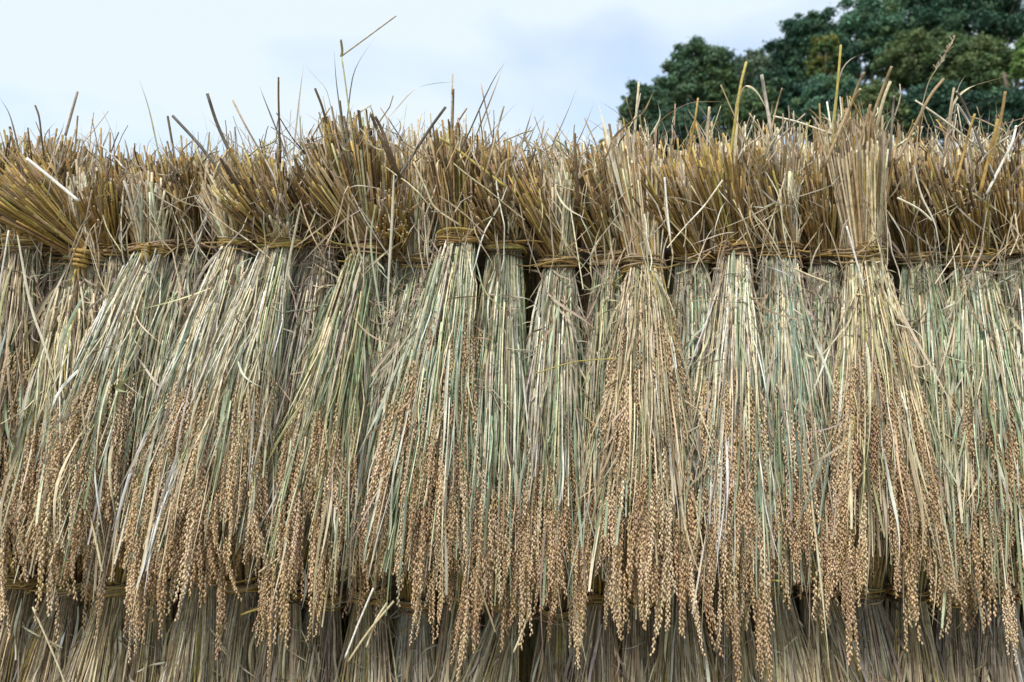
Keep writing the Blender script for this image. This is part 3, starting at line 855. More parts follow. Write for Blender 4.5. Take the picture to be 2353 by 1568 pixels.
# tx ty | foot bx by | half width | tone | ears | ears from v | y offset | butts (ux uy hw dy tone nobj ncore lean) | ...
G = 'butt'
UP = [
    dict(s=(-125, 565, -170, 1260, 90, 'brown', 40, 800, .02, [(-140, 400, 62, -.02, G, 30, 60, 1)]),
         label='straw sheaf beyond the left edge at the end of the upper row'),
    dict(s=(-40, 560, -60, 1250, 90, 'brown', 48, 790, 0, [(-50, 380, 62, -.02, G, 40, 60, 1)]),
         label='leftmost upper sheaf, cut off by the left edge, brown ears along its side'),
    dict(s=(58, 560, 20, 1270, 80, 'brown', 48, 780, .01, [(95, 352, 62, .05, G, 70, 60, 1), (10, 360, 58, .02, 'buttg', 40, 40, 1)]), tilt=.0,
         label='brown-grey upper sheaf with dark ears hanging at the left edge of the picture'),
    dict(s=(125, 585, 82, 1290, 62, 'brown', 30, 900, .045, [(150, 372, 55, .05, G, 60, 60, 1)]),
         label='narrow dark brown sheaf set back just left of the big knotted one'),
    dict(s=(198, 592, 156, 1300, 78, 'yellow', 40, 930, -.012, [(42, 412, 66, -.06, 'buttg', 115, 80, 1.2, .05)], ), knot=.35, tilt=-.05, neck=(195, 430, 32, .03),
         label='pale yellow sheaf with a large twisted knot and butts splayed far to the left'),
    dict(s=(262, 580, 225, 1310, 62, 'pale', 34, 960, .015, [(258, 410, 52, -.035, 'buttg', 85, 60, 1.3)]), tilt=.04, messy=.7,
         label='slim smooth pale sheaf just right of the large knotted one'),
    dict(s=(352, 575, 173, 1310, 92, 'paleg', 60, 850, -.02, [(318, 398, 36, .03, G, 60, 40, 1)], ), knot=.1, tilt=.06, neck=(360, 432, 30, .0), messy=.8,
         label='pale sheaf slanting to the lower left with a smaller knot on its tie'),
    dict(s=(440, 568, 300, 1330, 84, 'greyg', 44, 900, .02, [(412, 396, 62, -.02, G, 95, 60, 1)]), messy=1.25,
         label='untidy grey-green sheaf full of broken leaves, third right of the big knot'),
    dict(s=(545, 562, 391, 1300, 88, 'pale', 54, 860, -.02, [(500, 405, 48, .03, 'buttp', 50, 50, 1)]), neck=(545, 462, 32, -.012), messy=.75, tilt=.03,
         label='smooth pale cream sheaf slanting left with pale neck showing above its tie'),
    dict(s=(640, 558, 491, 1380, 98, 'paleg', 70, 880, -.032, [(580, 408, 62, -.03, G, 105, 70, 1.2)]), neck=(648, 500, 26, -.01), messy=.85,
         label='broad pale green sheaf slanting left with long heavy ears at its foot'),
    dict(s=(738, 556, 634, 1290, 78, 'grey', 46, 920, .03, [(690, 420, 66, -.03, 'buttd', 110, 70, 1.2)]), messy=1.45,
         label='ragged mauve-grey sheaf of crumpled dry leaves left of the olive one'),
    dict(s=(842, 570, 704, 1360, 95, 'olive', 58, 960, -.012, [(790, 318, 74, .0, 'buttd', 115, 80, 1.2), (745, 380, 40, -.03, G, 40, 30, 1.2)]), messy=1.1,
         label='olive-green sheaf slanting left under the tallest tuft of butts'),
    dict(s=(905, 590, 830, 1390, 62, 'greyg', 40, 1000, .035, [(903, 440, 42, -.065, 'buttg', 75, 50, 1.6, .06), (880, 360, 48, .04, 'buttp', 50, 40, 1)]), messy=1.2,
         label='recessed grey-green sheaf whose golden butts lean forward beside a pale neck'),
    dict(s=(970, 602, 885, 1370, 74, 'greyg', 44, 960, .02, [(950, 350, 40, .05, 'buttp', 50, 40, 1)]), neck=(985, 425, 38, .0), messy=1.2,
         label='grey-green sheaf with a tall pale neck of upright straw above its tie'),
    dict(s=(1055, 550, 963, 1400, 96, 'green', 86, 720, -.03, [(1042, 340, 46, .01, 'buttd', 95, 60, 1)]), messy=.9,
         label='green sheaf left of centre with brown ears spilling from high on its front'),
    dict(s=(1158, 570, 1125, 1420, 88, 'green', 38, 1080, -.012, [(1118, 432, 52, -.03, 'buttd', 105, 70, 1.5), (1140, 360, 50, .05, G, 50, 40, 1)]), neck=(1172, 480, 26, -.004), messy=.7,
         label='tidy central green sheaf, nearly bare of ears in its upper two thirds'),
    dict(s=(1285, 602, 1245, 1450, 86, 'greyg', 50, 1030, -.005, [(1212, 420, 50, -.02, G, 95, 60, 1.3), (1270, 370, 55, .06, 'buttp', 50, 40, 1)]), neck=(1290, 425, 36, .0), messy=1.15, tilt=.02,
         label='grey-green sheaf with a thick golden tie and broad grey-pale neck, right of centre'),
    dict(s=(1405, 594, 1385, 1420, 78, 'olive', 46, 1000, .012, [(1355, 415, 42, -.03, 'buttd', 95, 60, 1.5)]), neck=(1400, 450, 26, .01), tilt=.06, messy=1.1,
         label='olive sheaf with dark butts just left of the heaviest ear cluster'),
    dict(s=(1478, 606, 1480, 1330, 92, 'yellow', 96, 690, -.035, [(1450, 345, 62, .03, 'buttp', 95, 70, 1)]), messy=1.15, grn=.8,
         label='sheaf covered with the heaviest mass of orange-brown ears from high up'),
    dict(s=(1590, 598, 1585, 1310, 72, 'green', 46, 980, .012, [(1512, 420, 46, -.045, 'buttg', 90, 60, 1.5), (1570, 370, 48, .05, 'buttp', 45, 40, 1)]), neck=(1590, 430, 30, .01), tilt=-.02, messy=1.05,
         label='slim green sheaf with a wide golden tie right of the heaviest ears'),
    dict(s=(1684, 574, 1648, 1400, 98, 'paleg', 66, 880, -.032, [(1645, 375, 62, -.02, 'buttg', 110, 70, 1)]), messy=1.15,
         label='broad pale green sheaf in front, its ears beginning halfway down'),
    dict(s=(1790, 578, 1798, 1400, 84, 'teal', 52, 960, -.005, [(1735, 380, 50, -.01, G, 95, 60, 1), (1790, 340, 48, .05, 'buttp', 50, 40, 1)]), neck=(1795, 430, 26, .01), messy=1.2,
         label='blue-green sheaf whose teal leaves show from tie to foot'),
    dict(s=(1892, 592, 1892, 1320, 76, 'greyg', 42, 960, .03, [(1868, 425, 50, -.02, G, 110, 70, 1.3)]), messy=1.1,
         label='recessed grey-olive sheaf between the blue-green one and the pale fan of ears'),
    dict(s=(1982, 588, 2015, 1350, 94, 'yellow', 84, 830, -.035, [(1962, 318, 62, .0, 'buttp', 120, 80, 1.1)]), messy=1.0, grn=.8,
         label='pale yellow sheaf fanning into a wide cone of ears, under the right-hand tall tuft'),
    dict(s=(2112, 594, 2138, 1390, 80, 'green', 46, 900, .02, [(2085, 420, 50, -.03, G, 105, 70, 1.3), (2090, 350, 44, .05, 'buttp', 40, 40, 1)]), messy=1.2,
         label='dark green sheaf beside a black gap, right of the wide cone of ears'),
    dict(s=(2228, 594, 2262, 1370, 88, 'green', 50, 960, -.01, [(2185, 430, 56, -.03, G, 115, 70, 1.3), (2200, 360, 46, .05, 'buttp', 40, 40, 1)]), messy=1.2, tilt=.03,
         label='green sheaf next to the ragged one cut by the right edge'),
    dict(s=(2332, 580, 2350, 1400, 86, 'greyg', 52, 900, 0, [(2300, 410, 56, -.01, G, 95, 70, 1.2)]), messy=1.35,
         label='ragged grey-green sheaf cut by the right edge'),
    dict(s=(2432, 580, 2455, 1400, 88, 'greyg', 40, 960, .01, [(2400, 400, 56, -.01, G, 60, 60, 1.2)]), messy=1.0,
         label='sheaf beyond the right edge at the end of the upper row'),
]
ROOTS = []
for i, d in enumerate(UP):
    kw = {k: v for k, v in d.items() if k != 's'}
    ROOTS.append(upper_sheaf(i, *d['s'], **kw))

ORD = 'first second third fourth fifth sixth seventh eighth ninth tenth eleventh twelfth thirteenth fourteenth fifteenth sixteenth seventeenth eighteenth nineteenth twentieth twenty-first twenty-second twenty-third twenty-fourth twenty-fifth twenty-sixth twenty-seventh twenty-eighth twenty-ninth'.split()

# ---- the far side of the upper rail: only the butts and dark backs of these show
def back_sheaf(k, tx, uy):
    yt = .175
    T = P(tx, 590 + R.uniform(-10, 10), yt)
    B = P(tx + R.normal(0, 12), 1260, .27)
    root = tag(empty('rice_sheaf', T), ORD[k] + ' sheaf from left on the far side of the rail, only cut butts showing', 'rice sheaf', 'rice sheaves hung on the far side of the rail')
    bs, bb = Bake(), Bake()
    n = 90
    a, b = rdisk(n)
    c = pick('low', n)
    for q in range(n):
        p0 = T + np.array((a[q] * .05, b[q] * .03, .03))
        p1 = B + np.array((a[q] * .085, b[q] * .05, R.uniform(-.05, .2)))
        sh = STALK_LOW[R.integers(4)] if q % 2 else LEAVES[R.integers(len(LEAVES))]
        bs.add(sh, frame(p0, p1, (a[q], 1, 0), .0045 if q % 2 else .007), c[q])
    Tt = P(tx + R.normal(0, 14), uy, yt + .02)
    tn = ['buttp', 'neck', 'butt', 'buttp'][k % 4]
    for which, m in ((0, 95), (1, 46)):
        a, b = rdisk(m)
        c = pick(tn if R.random() < .8 else 'butt', m)
        for q in range(m):
            p0 = T + np.array((a[q] * .046, b[q] * .026, 0))
            p1 = Tt + np.array((a[q] * .062, b[q] * .05, R.normal(0, .014) + b[q] * .02 + (R.uniform(0, .06) if R.random() < .08 else 0)))
            M = frame(p0, p1, R.normal(size=3), R.uniform(.0012, .0024))
            if which: piece('butt_stalk', BUTTS[R.integers(len(BUTTS))], M, root, T, c[q])
            else: bb.add(BUTT_LOW[R.integers(3)], M, c[q])
    binding(root, T, .038, .031, 0, 900 + k, nstr=3)
    bs.build('inner_straw', root, T)
    bb.build('inner_butts', root, T)
FT = [d['s'][0] for d in UP]
for k, tx in enumerate((np.array(FT[1:]) + np.array(FT[:-1])) / 2):
    sk = np.interp(tx, [0, 210, 300, 500, 650, 760, 880, 980, 1060, 1300, 1420, 1480, 1600, 1850, 1970, 2100, 2350],
                   [372, 385, 400, 385, 372, 345, 345, 365, 352, 378, 372, 335, 345, 345, 318, 345, 345])
    back_sheaf(k, tx + R.normal(0, 4), sk + 12 + R.normal(0, 13))

# ---- the lower tier
def lower_sheaf(k, tx, ty, bx, hw, tone, yo, label, messy=1.0):
    yt = .085 + yo
    ty = ty - 38 + R.uniform(-16, 16)
    T = P(tx, ty, yt)
    B = P(bx, ty + 760, -.085 + yo)
    root = tag(empty('rice_sheaf', T), label, 'rice sheaf', 'rice sheaves hung along the lower rail')
    bs, bl = Bake(), Bake()
    rx, ry, hwm, dep = .036, .028, hw * U, .06
    def S(a, b, t):
        f = t ** .72
        c = T + (B - T) * t
        c[0] = T[0] + (B[0] - T[0]) * (1 - (1 - min(t, 1)) ** 1.55)
        return np.array((c[0] + a * (rx * .8 + (hwm - rx * .8) * f), c[1] + b * (ry * .85 + (dep - ry * .85) * f) - .03 * math.sin(math.pi * min(1, t)), c[2]))
    n = 135
    a, b = rdisk(n, True, .8)
    c = pick(tone, n)
    for q in range(n):
        p0 = S(a[q], b[q] * R.uniform(.85, 1.1), -.01)
        p1 = S(a[q] + R.normal(0, .10), b[q], R.uniform(.55, .95))
        piece('straw_stalk', STALKS[R.integers(len(STALKS))], frame(p0, p1, (a[q] * .5, -1, .1), R.uniform(.0008, .0014)), root, T, c[q])
    n = 220
    a, b = rdisk(n)
    c = pick(tone, n) * .95
    for q in range(n):
        bs.add(STALK_LOW[R.integers(4)], frame(S(a[q], b[q], -.02), S(a[q] + R.normal(0, .12), b[q], R.uniform(.6, 1)), (a[q], -1, .1), R.uniform(.0016, .0026)), c[q])
    n = int(26 * messy)
    a, b = rdisk(n, True, .85)
    for q in range(n):
        t0 = R.uniform(0, .3)
        p0 = S(a[q], b[q] * 1.08, t0)
        p1 = S(a[q] + R.normal(0, .3 * messy), b[q] * 1.12, t0 + R.uniform(.12, .4)) + np.array((0, -R.uniform(0, .012), 0))
        piece('leaf_blade', LEAVES[R.integers(len(LEAVES))], frame(p0, p1, (R.normal(0, .5), -1, .1), R.uniform(.0013, .003)), root, T, pick('leafd' if R.random() < .7 else tone, 1)[0])
    for q in range(int(34 * messy)):
        aa, bb = rdisk(1, True, .9)
        t0 = R.uniform(0, .5)
        p0 = S(aa[0], bb[0] * 1.05, t0)
        an = R.normal(0, .7)
        ln = R.uniform(.03, .10)
        p1 = p0 + np.array((math.sin(an) * ln, R.uniform(-.012, .004), -math.cos(an) * ln))
        bl.add((LEAVES if R.random() < .85 else ARCS)[R.integers(6)], frame(p0, p1, (R.normal(), -1, R.normal()), R.uniform(.0008, .0019)), pick('leafd', 1)[0])
    for q in range(9):                       # ears low on the sheaf
        aa = R.uniform(-1, 1)
        t = R.uniform(.34, .75)
        bb = -math.sqrt(1 - aa * aa * .8) * R.uniform(.85, 1.05)
        q0, q1 = S(aa, bb, t), S(aa, bb, t + .1)
        d = q1 - q0
        d /= np.linalg.norm(d)
        piece('rice_ear', EARS[R.integers(len(EARS))], frame(q0, q0 - d, R.normal(size=3), .95, .95, .95), root, T, pick('ear', 1, .1)[0] * .85)
    bb_ = Bake()
    Tt = P(tx + R.normal(0, 14), ty - 150, yt + R.uniform(-.01, .03))
    for which, n in ((0, 60), (1, 36)):
        a, b = rdisk(n, which == 1)
        c = pick('butt', n)
        for q in range(n):
            p0 = T + np.array((a[q] * .03, b[q] * .024, 0))
            p1 = Tt + np.array((a[q] * .055, b[q] * .045, b[q] * .03 + R.normal(0, .012)))
            M = frame(p0, p1, R.normal(size=3), R.uniform(.0021, .003))
            if which: piece('butt_stalk', BUTTS[R.integers(len(BUTTS))], M, root, T, c[q])
            else: bb_.add(BUTT_LOW[R.integers(3)], M, c[q])
    binding(root, T, rx * 1.02, ry * 1.08, R.uniform(-.05, .05), 700 + k)
    bs.build('inner_straw', root, T)
    bl.build('leaf_litter', root, T)
    bb_.build('inner_butts', root, T)

LOW = [ # tx ty bx hw tone yo messy, description
    (-60, 1360, -240, 110, 'low', 0, 1.0, 'at the lower left corner, mostly outside the picture'),
    (45, 1362, -130, 110, 'low', .0, 1.1, 'slanting out of the lower left corner'),
    (150, 1368, -10, 105, 'low', .02, 1.0, 'slanting left under the dark ears of the left edge'),
    (262, 1380, 130, 110, 'yellow', -.01, .8, 'with smooth golden straw slanting to the lower left'),
    (362, 1370, 300, 95, 'low', .02, 1.0, 'in deep shade between two slanting neighbours'),
    (468, 1372, 395, 105, 'yellow', -.005, .8, 'with fine dry straw below the pale cream upper sheaf'),
    (560, 1385, 480, 100, 'brown', .015, 1.2, 'with brown stems crossed by a loose yellow straw'),
    (655, 1385, 610, 100, 'low', -.01, .9, 'with its tie showing below the ragged grey sheaf'),
    (748, 1400, 690, 100, 'brown', .015, 1.1, 'just right of a narrow black gap'),
    (850, 1390, 830, 108, 'low', -.01, .8, 'with straight smooth stems behind three loose white straws'),
    (955, 1405, 930, 100, 'grey', .02, 1.0, 'greyer than its neighbours, behind a long hanging ear'),
    (1060, 1420, 1035, 95, 'low', .01, 1.0, 'of plain straw left of the flaring central one'),
    (1170, 1415, 1000, 120, 'yellow', -.02, .9, 'flaring strongly to the left near the centre'),
    (1275, 1430, 1235, 90, 'low', .02, 1.0, 'half hidden by the longest central ears'),
    (1380, 1420, 1330, 100, 'brown', .01, 1.2, 'with dark brown stems right of the longest central ears'),
    (1475, 1400, 1480, 90, 'brown', .02, 1.0, 'standing straight and dark left of the visible tie'),
    (1565, 1380, 1590, 112, 'low', -.02, .9, 'with a clearly visible tie below the slim green sheaf'),
    (1672, 1380, 1690, 95, 'low', .015, 1.0, 'just right of the visible tie, beside a black gap'),
    (1775, 1380, 1850, 105, 'yellow', -.005, .9, 'with yellowish stems leaning a little right'),
    (1878, 1375, 2010, 118, 'low', -.015, 1.2, 'flaring strongly to the lower right under the dark hollow'),
    (1985, 1385, 2090, 105, 'grey', .015, 1.3, 'of tangled grey leaves leaning right'),
    (2085, 1390, 2130, 100, 'yellow', .0, 1.0, 'with upright yellow stems below the dark green sheaf'),
    (2185, 1395, 2200, 95, 'brown', .025, 1.2, 'sunk in shade left of the right edge'),
    (2285, 1390, 2320, 105, 'grey', .0, 1.3, 'at the lower right corner, tangled and grey'),
    (2390, 1390, 2430, 105, 'low', .01, 1.0, 'beyond the lower right corner'),
]
for k, (tx, ty, bx, hw, tone, yo, ms, txt) in enumerate(LOW):
    lower_sheaf(k, tx, ty, bx, hw, tone, yo, 'lower-tier sheaf ' + txt, ms)

def far_lower(k, tx):
    T = P(tx, 1385 + R.uniform(-10, 10), .215)
    B = P(tx + R.normal(0, 20), 2150, .27)
    root = tag(empty('rice_sheaf', T), ORD[k] + ' sheaf from left on the far side of the lower rail, showing only through gaps', 'rice sheaf', 'rice sheaves on the far side of the lower rail')
    bs = Bake()
    n = 110
    a, b = rdisk(n)
    c = pick('low', n)
    for q in range(n):
        p0 = T + np.array((a[q] * .05, b[q] * .03, .10))
        p1 = B + np.array((a[q] * .10, b[q] * .05, R.uniform(-.05, .2)))
        sh = STALK_LOW[R.integers(4)] if q % 2 else LEAVES[R.integers(len(LEAVES))]
        bs.add(sh, frame(p0, p1, (a[q], 1, 0), .0045 if q % 2 else .008), c[q])
    bs.build('straw', root, T)
for k, tx in enumerate(np.linspace(-110, 2460, 25)): far_lower(k, tx)

# ------------------------------------------------------------------ tall stalks and blades standing out of the butts
def nearest(u):
    return min(ROOTS, key=lambda r: abs(r[1][0] - P(u, 575, .03)[0]))

def stick_out(kind, pts, wd, color, y=None):
    """A stalk ('s') or blade ('b') through the given points, a part of the sheaf it grows from (the last point)."""
    (ua, va), (ub, vb) = pts[-2:]
    k = 75 / max(20, math.hypot(ub - ua, vb - va))
    pts = list(pts) + ([(ub + (ub - ua) * k, vb + (vb - va) * k)] if vb > 200 else [])
    root, T = nearest(pts[-1][0])
    y0 = R.uniform(-.06, .02) if y is None else y
    ps = [P(u, v, y0 + R.uniform(-.015, .015) * (q < len(pts) - 1)) for q, (u, v) in enumerate(pts)]
    if len(ps) == 2:
        m = (ps[0] + ps[1]) / 2 + R.normal(0, .0025, 3)
        ps = [ps[0], m, ps[1]]
    path = smooth_path(ps, 14)[::-1]
    c = PAL[color] * R.uniform(.85, 1.15) if isinstance(color, str) else color
    n = len(path)
    wd *= .86
    if kind == 's':
        o = one('butt_stalk', tube_arrays(path - T, np.linspace(1.05, .9, n) * wd, 6), [M_STRAW, M_CUT], c, root)
    else:
        t = np.linspace(0, 1, n)
        hf = wd * np.clip((1 - t) * 2, .08, 1) * np.minimum(1, .5 + t * 2)
        sd = np.tile(np.array((.9, R.normal(0, .5), .3)), (n, 1))
        o = one('leaf_blade', ribbon_arrays(path - T, hf, sd), [M_LEAF], c, root)
    return o

GB = lin(.17, .15, .12)
TALL = [
    ('s', [(476, 215), (505, 300), (565, 425)], .0041, GB), ('s', [(397, 267), (455, 330), (520, 412)], .0036, GB * .8),
    ('s', [(640, 178), (640, 230), (642, 300)], .0024, 'dark'), ('s', [(724, 204), (740, 245), (755, 300)], .003, 'dark'),
    ('s', [(783, 91), (784, 131)], .0030, 'olive'), ('s', [(785, 131), (795, 200), (808, 300)], .0018, 'olive'),
    ('s', [(910, 37), (845, 85), (785, 129)], .0019, 'tan'),
    ('b', [(768, 119), (773, 190), (786, 290)], .0019, GB), ('b', [(864, 85), (832, 130), (810, 180), (797, 280)], .0021, GB * .8),
    ('b', [(698, 148), (690, 210), (680, 300)], .0018, 'grey'), ('b', [(700, 150), (725, 178), (752, 212), (770, 300)], .0011, 'grey'),
    ('b', [(596, 198), (612, 240), (636, 300)], .0018, GB), ('s', [(535, 231), (562, 285), (600, 352)], .0022, 'tan'),
    ('b', [(320, 183), (342, 250), (362, 340)], .0019, 'olive'), ('s', [(178, 211), (170, 240)], .0030, 'mauve'), ('s', [(171, 236), (160, 275), (148, 330)], .0013, 'mauve'),
    ('s', [(81, 243), (90, 270), (96, 320)], .0022, 'dark'), ('b', [(0, 226), (18, 255), (30, 290), (42, 340)], .0024, GB),
    ('s', [(1041, 204), (1040, 250), (1038, 330)], .0035, 'brown'), ('s', [(1040, 171), (1038, 240), (1037, 310)], .0019, 'grey'),
    ('s', [(1024, 246), (985, 300), (940, 370)], .0034, GB), ('s', [(852, 262), (868, 300), (885, 340)], .004, 'dark'), ('s', [(862, 268), (878, 300), (893, 340)], .0036, 'dark'),
    ('b', [(1160, 143), (1128, 195), (1080, 300)], .0018, GB), ('b', [(1157, 150), (1135, 210), (1095, 310)], .0018, 'tan'),
    ('b', [(1050, 189), (1000, 192), (952, 207), (903, 260)], .0013, 'grey'), ('b', [(1325, 204), (1305, 255), (1272, 330)], .0015, 'mauve'),
    ('s', [(1158, 244), (1145, 290), (1132, 340)], .0022, 'tan'), ('b', [(1227, 241), (1215, 280), (1200, 330)], .0022, 'grey'),
    ('b', [(1376, 241), (1392, 300), (1412, 380)], .0048, 'cream'), ('s', [(1010, 317), (1055, 348), (1102, 384)], .0034, 'yellow'),
    ('s', [(1321, 308), (1322, 345), (1325, 400)], .0031, 'dark'), ('s', [(1278, 322), (1300, 338), (1322, 360)], .0022, 'green'),
    ('s', [(1468, 190), (1464, 240), (1458, 310)], .003, 'pale'), ('b', [(1502, 210), (1488, 240), (1474, 262), (1420, 305), (1400, 345)], .0042, 'lbrown'),
    ('s', [(1715, 143), (1700, 207), (1680, 345)], .0034, 'yellow'), ('b', [(1776, 281), (1745, 220), (1722, 199), (1706, 205), (1694, 240), (1690, 330)], .0046, 'pale'),
    ('s', [(1750, 172), (1760, 230), (1775, 320)], .0042, 'grey'), ('s', [(1797, 203), (1786, 240), (1772, 300)], .0019, 'lbrown'),
    ('s', [(1656, 195), (1680, 250), (1712, 320)], .0016, 'lbrown'), ('s', [(1604, 226), (1598, 270), (1588, 330)], .0024, 'gold'),
    ('b', [(1679, 236), (1630, 234), (1577, 240), (1515, 280), (1505, 330)], .0023, 'lbrown'),
    ('s', [(1932, 104), (1926, 180), (1915, 300)], .0031, 'yellow'), ('b', [(2002, 119), (1954, 137), (1928, 180), (1913, 290)], .0020, 'grey'),
    ('s', [(1986, 166), (1968, 205), (1940, 290)], .0032, 'lbrown'), ('s', [(1977, 205), (1955, 240), (1925, 310)], .0036, 'lbrown'),
    ('s', [(2049, 153), (2028, 205), (1990, 310)], .0036, 'lbrown'), ('s', [(2046, 188), (2030, 230), (2010, 310)], .004, 'straw'),
    ('s', [(2168, 182), (2135, 225), (2092, 310)], .0035, 'lbrown'), ('s', [(2055, 221), (2052, 250), (2048, 310)], .003, GB),
    ('b', [(2219, 172), (2200, 210), (2190, 300)], .0014, 'grey'),
    ('b', [(2352, 159), (2290, 182), (2227, 202), (2190, 240), (2180, 310)], .0026, 'pale'),
    ('s', [(2192, 203), (2185, 245), (2175, 320)], .003, 'tan'), ('s', [(2198, 211), (2222, 255), (2255, 340)], .003, GB),
    ('s', [(2199, 240), (2225, 280), (2256, 345)], .0028, 'white'), ('s', [(2310, 211), (2303, 255), (2288, 330)], .0038, 'brown'),
    ('s', [(2292, 275), (2285, 310), (2270, 370)], .004, 'gold'), ('s', [(1776, 267), (1830, 280), (1882, 298)], .0022, 'cream'),
    ('s', [(2103, 231), (2160, 270), (2222, 318)], .0024, 'cream'), ('s', [(2335, 290), (2325, 330), (2300, 380)], .003, 'white'),
    ('s', [(1850, 262), (1820, 290), (1780, 330)], .002, 'mauve'), ('s', [(1630, 246), (1627, 290), (1624, 340)], .0032, 'straw'),
    ('s', [(2240, 262), (2228, 300), (2215, 350)], .003, 'gold'), ('s', [(2120, 262), (2112, 300), (2105, 360)], .0036, 'lbrown'),
    ('s', [(2000, 240), (1990, 280), (1975, 330)], .0036, 'lbrown'), ('b', [(1700, 270), (1685, 300), (1660, 390)], .002, 'yellow'),
]
for t in TALL: stick_out(*t)
# a seeding grass head standing up at right, and finer random wisps along the whole top
def grass_head():
    root, T = nearest(2110)
    st = smooth_path([P(2193, 87, -.01), P(2153, 157, -.01), P(2132, 195, -.005), P(2108, 290, 0)], 18)[::-1]
    s = one('grass_stem', tube_arrays(st - T, .0009, 4), [M_STRAW, M_CUT], PAL['tan'], root)
    bk = Bake()
    for q in range(46):
        t = q / 46
        p = P(2193, 87, -.01) * t + P(2150, 160, -.01) * (1 - t)
        d = np.array((R.normal(0.3, .5), R.normal(0, .5), 1.0)) * .007
        bk.add(STALK_LOW[0], frame(p + R.normal(0, .001, 3), p + d, (1, 0, 0), .0009), pick('leafd', 1)[0])
    bk.build('grass_seed_head', root, T)
grass_head()

prof_u = [0, 210, 300, 500, 650, 760, 880, 980, 1060, 1300, 1420, 1480, 1600, 1850, 1970, 2100, 2350]
prof_v = [335, 345, 365, 350, 330, 295, 300, 330, 315, 345, 335, 295, 305, 305, 275, 305, 315]
wisps = {}
for k in range(1000):
    u = R.uniform(-20, 2375)
    v = np.interp(u, prof_u, prof_v)
    root, T = nearest(u)
    bk = wisps.setdefault(root.name, (root, T, Bake()))[2]
    up = abs(R.normal(0, 36)) - 6
    an = float(np.clip(R.normal(0, .5), -1.0, 1.0))
    y = R.uniform(-.06, .2)
    p0 = P(u, v + R.uniform(20, 90), y)
    p1 = P(u + math.tan(an) * (up + 50) * .8, v - up, y + R.uniform(-.03, .03))
    st = R.random()
    if st < .5: sh, rad, c = ARCS[R.integers(len(ARCS))], R.uniform(.0006, .0016), pick('leafd', 1)[0]
    elif st < .72: sh, rad, c = LEAVES[R.integers(len(LEAVES))], R.uniform(.0008, .0018), pick('neck', 1)[0]
    else: sh, rad, c = STALKS[R.integers(len(STALKS))], R.uniform(.0008, .0021), pick('buttp' if R.random() < .7 else 'buttd', 1)[0]
    bk.add(sh, frame(p0, p1, R.normal(size=3), rad), c)
for root, T, bk in wisps.values(): bk.build('wispy_leaves', root, T)

# ------------------------------------------------------------------ loose straws lying on the sheaves
def loose(kind, pts, wd, color, label, y, name='loose_straw', cat='straw'):
    ps = [P(u, v, y + (dy[0] if dy else 0)) for (u, v, *dy) in pts]
    path = smooth_path(ps, 16)
    o0 = ps[0]
    n = len(path)
    c = PAL[color] if isinstance(color, str) else color
    wd *= .72
    if kind == 's': o = one(name, tube_arrays(path - o0, wd, 6), [M_STRAW, M_CUT], c)
    else:
        t = np.linspace(0, 1, n)
        hf = wd * np.clip((1 - t) * 2.4, .12, 1) * np.minimum(1, .5 + t * 3)
        o = one(name, ribbon_arrays(path - o0, hf, np.tile(np.array((.75, .5, .45)), (n, 1))), [M_LEAF], c)
    o.location = o0
    return tag(o, label, cat, 'loose straws caught on the sheaves')

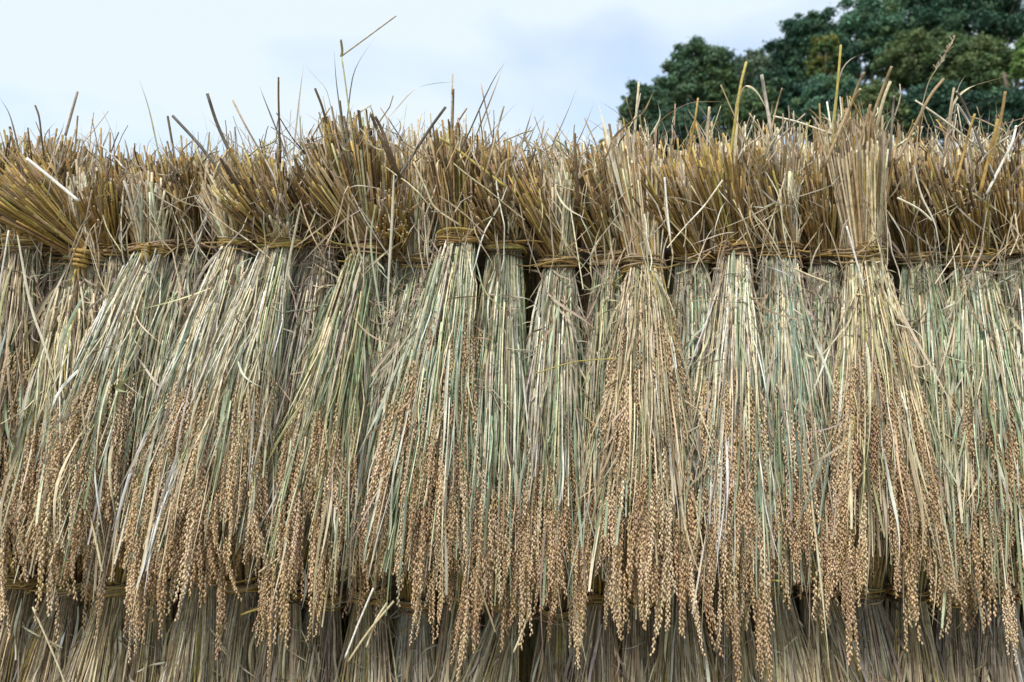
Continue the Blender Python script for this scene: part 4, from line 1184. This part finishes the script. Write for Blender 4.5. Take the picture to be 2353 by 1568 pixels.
LOOSE = [
    ('s', [(62, 365), (120, 412), (180, 462)], .0040, 'white', 'thick white straw lying across the left-leaning golden butts', -.13),
    ('s', [(950, 372), (978, 432), (1000, 478), (1060, 520)], .0030, 'straw', 'bent cream straw hooked over the butts left of centre', -.07),
    ('b', [(905, 402), (900, 520), (893, 640), (888, 780)], .0034, 'cream', 'long pale blade hanging straight down over the tie of the recessed sheaf', -.10),
    ('b', [(862, 470), (852, 560), (868, 680), (880, 760)], .0026, 'mint', 'long mint-green blade bowed down beside the straight pale one', -.095),
    ('b', [(690, 475), (672, 560), (655, 650), (648, 720)], .0030, 'cream', 'pale blade crossing the tie of the broad pale green sheaf', -.08),
    ('s', [(1527, 408), (1533, 480), (1541, 556)], .0026, 'white', 'short bright white straw upright before the golden butts right of centre', -.11),
    ('b', [(345, 840), (312, 858), (275, 884), (272, 896), (296, 902)], .0068, lin(.36, .38, .2), 'broad folded olive leaf lying on the left-slanting sheaf', -.125),
    ('s', [(553, 1413), (600, 1398), (662, 1384)], .0028, 'yellow', 'yellow straw lying almost level under the left ears', -.11),
    ('s', [(793, 1512), (825, 1430), (858, 1352)], .0026, 'white', 'steep white straw before the lower tier, left of two others', -.115),
    ('s', [(800, 1520), (848, 1450), (905, 1382)], .0030, 'straw', 'thick pale straw slanting right, middle of three before the lower tier', -.11),
    ('s', [(842, 1488), (862, 1430), (890, 1385)], .0030, 'pale', 'short blunt pale straw, right one of three before the lower tier', -.105),
    ('s', [(1698, 1327), (1750, 1331), (1803, 1337)], .0026, 'yellow', 'level yellow straw stuck under the ears at right', -.12),
    ('b', [(690, 1300), (703, 1330), (702, 1362), (693, 1400)], .0042, 'white', 'curled white husk blade hanging below the ears at left', -.10),
    ('s', [(1232, 858), (1320, 832), (1420, 824)], .0016, 'yellow', 'thin yellow straw arching across the grey-green sheaf right of centre', -.125),
    ('s', [(0, 770), (-4, 690), (20, 530)], .0022, 'white', 'white straw hanging at the left edge above the ears', -.09),
    ('b', [(40, 540), (70, 700), (110, 820), (150, 990)], .0028, 'cream', 'long curved pale blade sweeping down the leftmost sheaves', -.10),
    ('s', [(1825, 618), (1862, 634), (1905, 650)], .0026, 'pale', 'pale straw slanting across the tie of the recessed grey-olive sheaf', -.09),
    ('b', [(1760, 395), (1790, 455), (1806, 560), (1845, 690)], .0024, 'cream', 'long bent pale blade drooping over the blue-green sheaf', -.09),
    ('b', [(2100, 380), (2118, 450), (2150, 520), (2165, 625)], .0034, 'cream', 'wide pale blade drooping over the dark green sheaf', -.10),
    ('s', [(1985, 660), (1968, 600), (1945, 520)], .0026, 'white', 'white straw leaning over the tie beside the wide cone of ears', -.11),
    ('s', [(2062, 455), (2110, 480), (2142, 508)], .0026, 'cream', 'short cream straw poking out level with the right-hand butts', -.11),
    ('s', [(75, 1395), (130, 1520), (160, 1600)], .0024, 'pale', 'pale straw slanting down before the lower-left sheaves', -.09),
    ('s', [(595, 1315), (630, 1290), (690, 1245)], .0022, 'pale', 'short pale straw slanting up under the ears of the ragged grey sheaf', -.13),
    ('s', [(1180, 1500), (1205, 1440), (1215, 1400)], .0024, 'pale', 'short pale straw below the longest central ears', -.12),
]
for l in LOOSE:
    l = list(l)
    if max(p[1] for p in l[1]) < 700 and l[5] > -.125: l[5] *= .62
    loose(*l)

print('objects', len(SC.objects), 'tris', sum(len(m.loops) - 2 * len(m.polygons) for m in bpy.data.meshes))
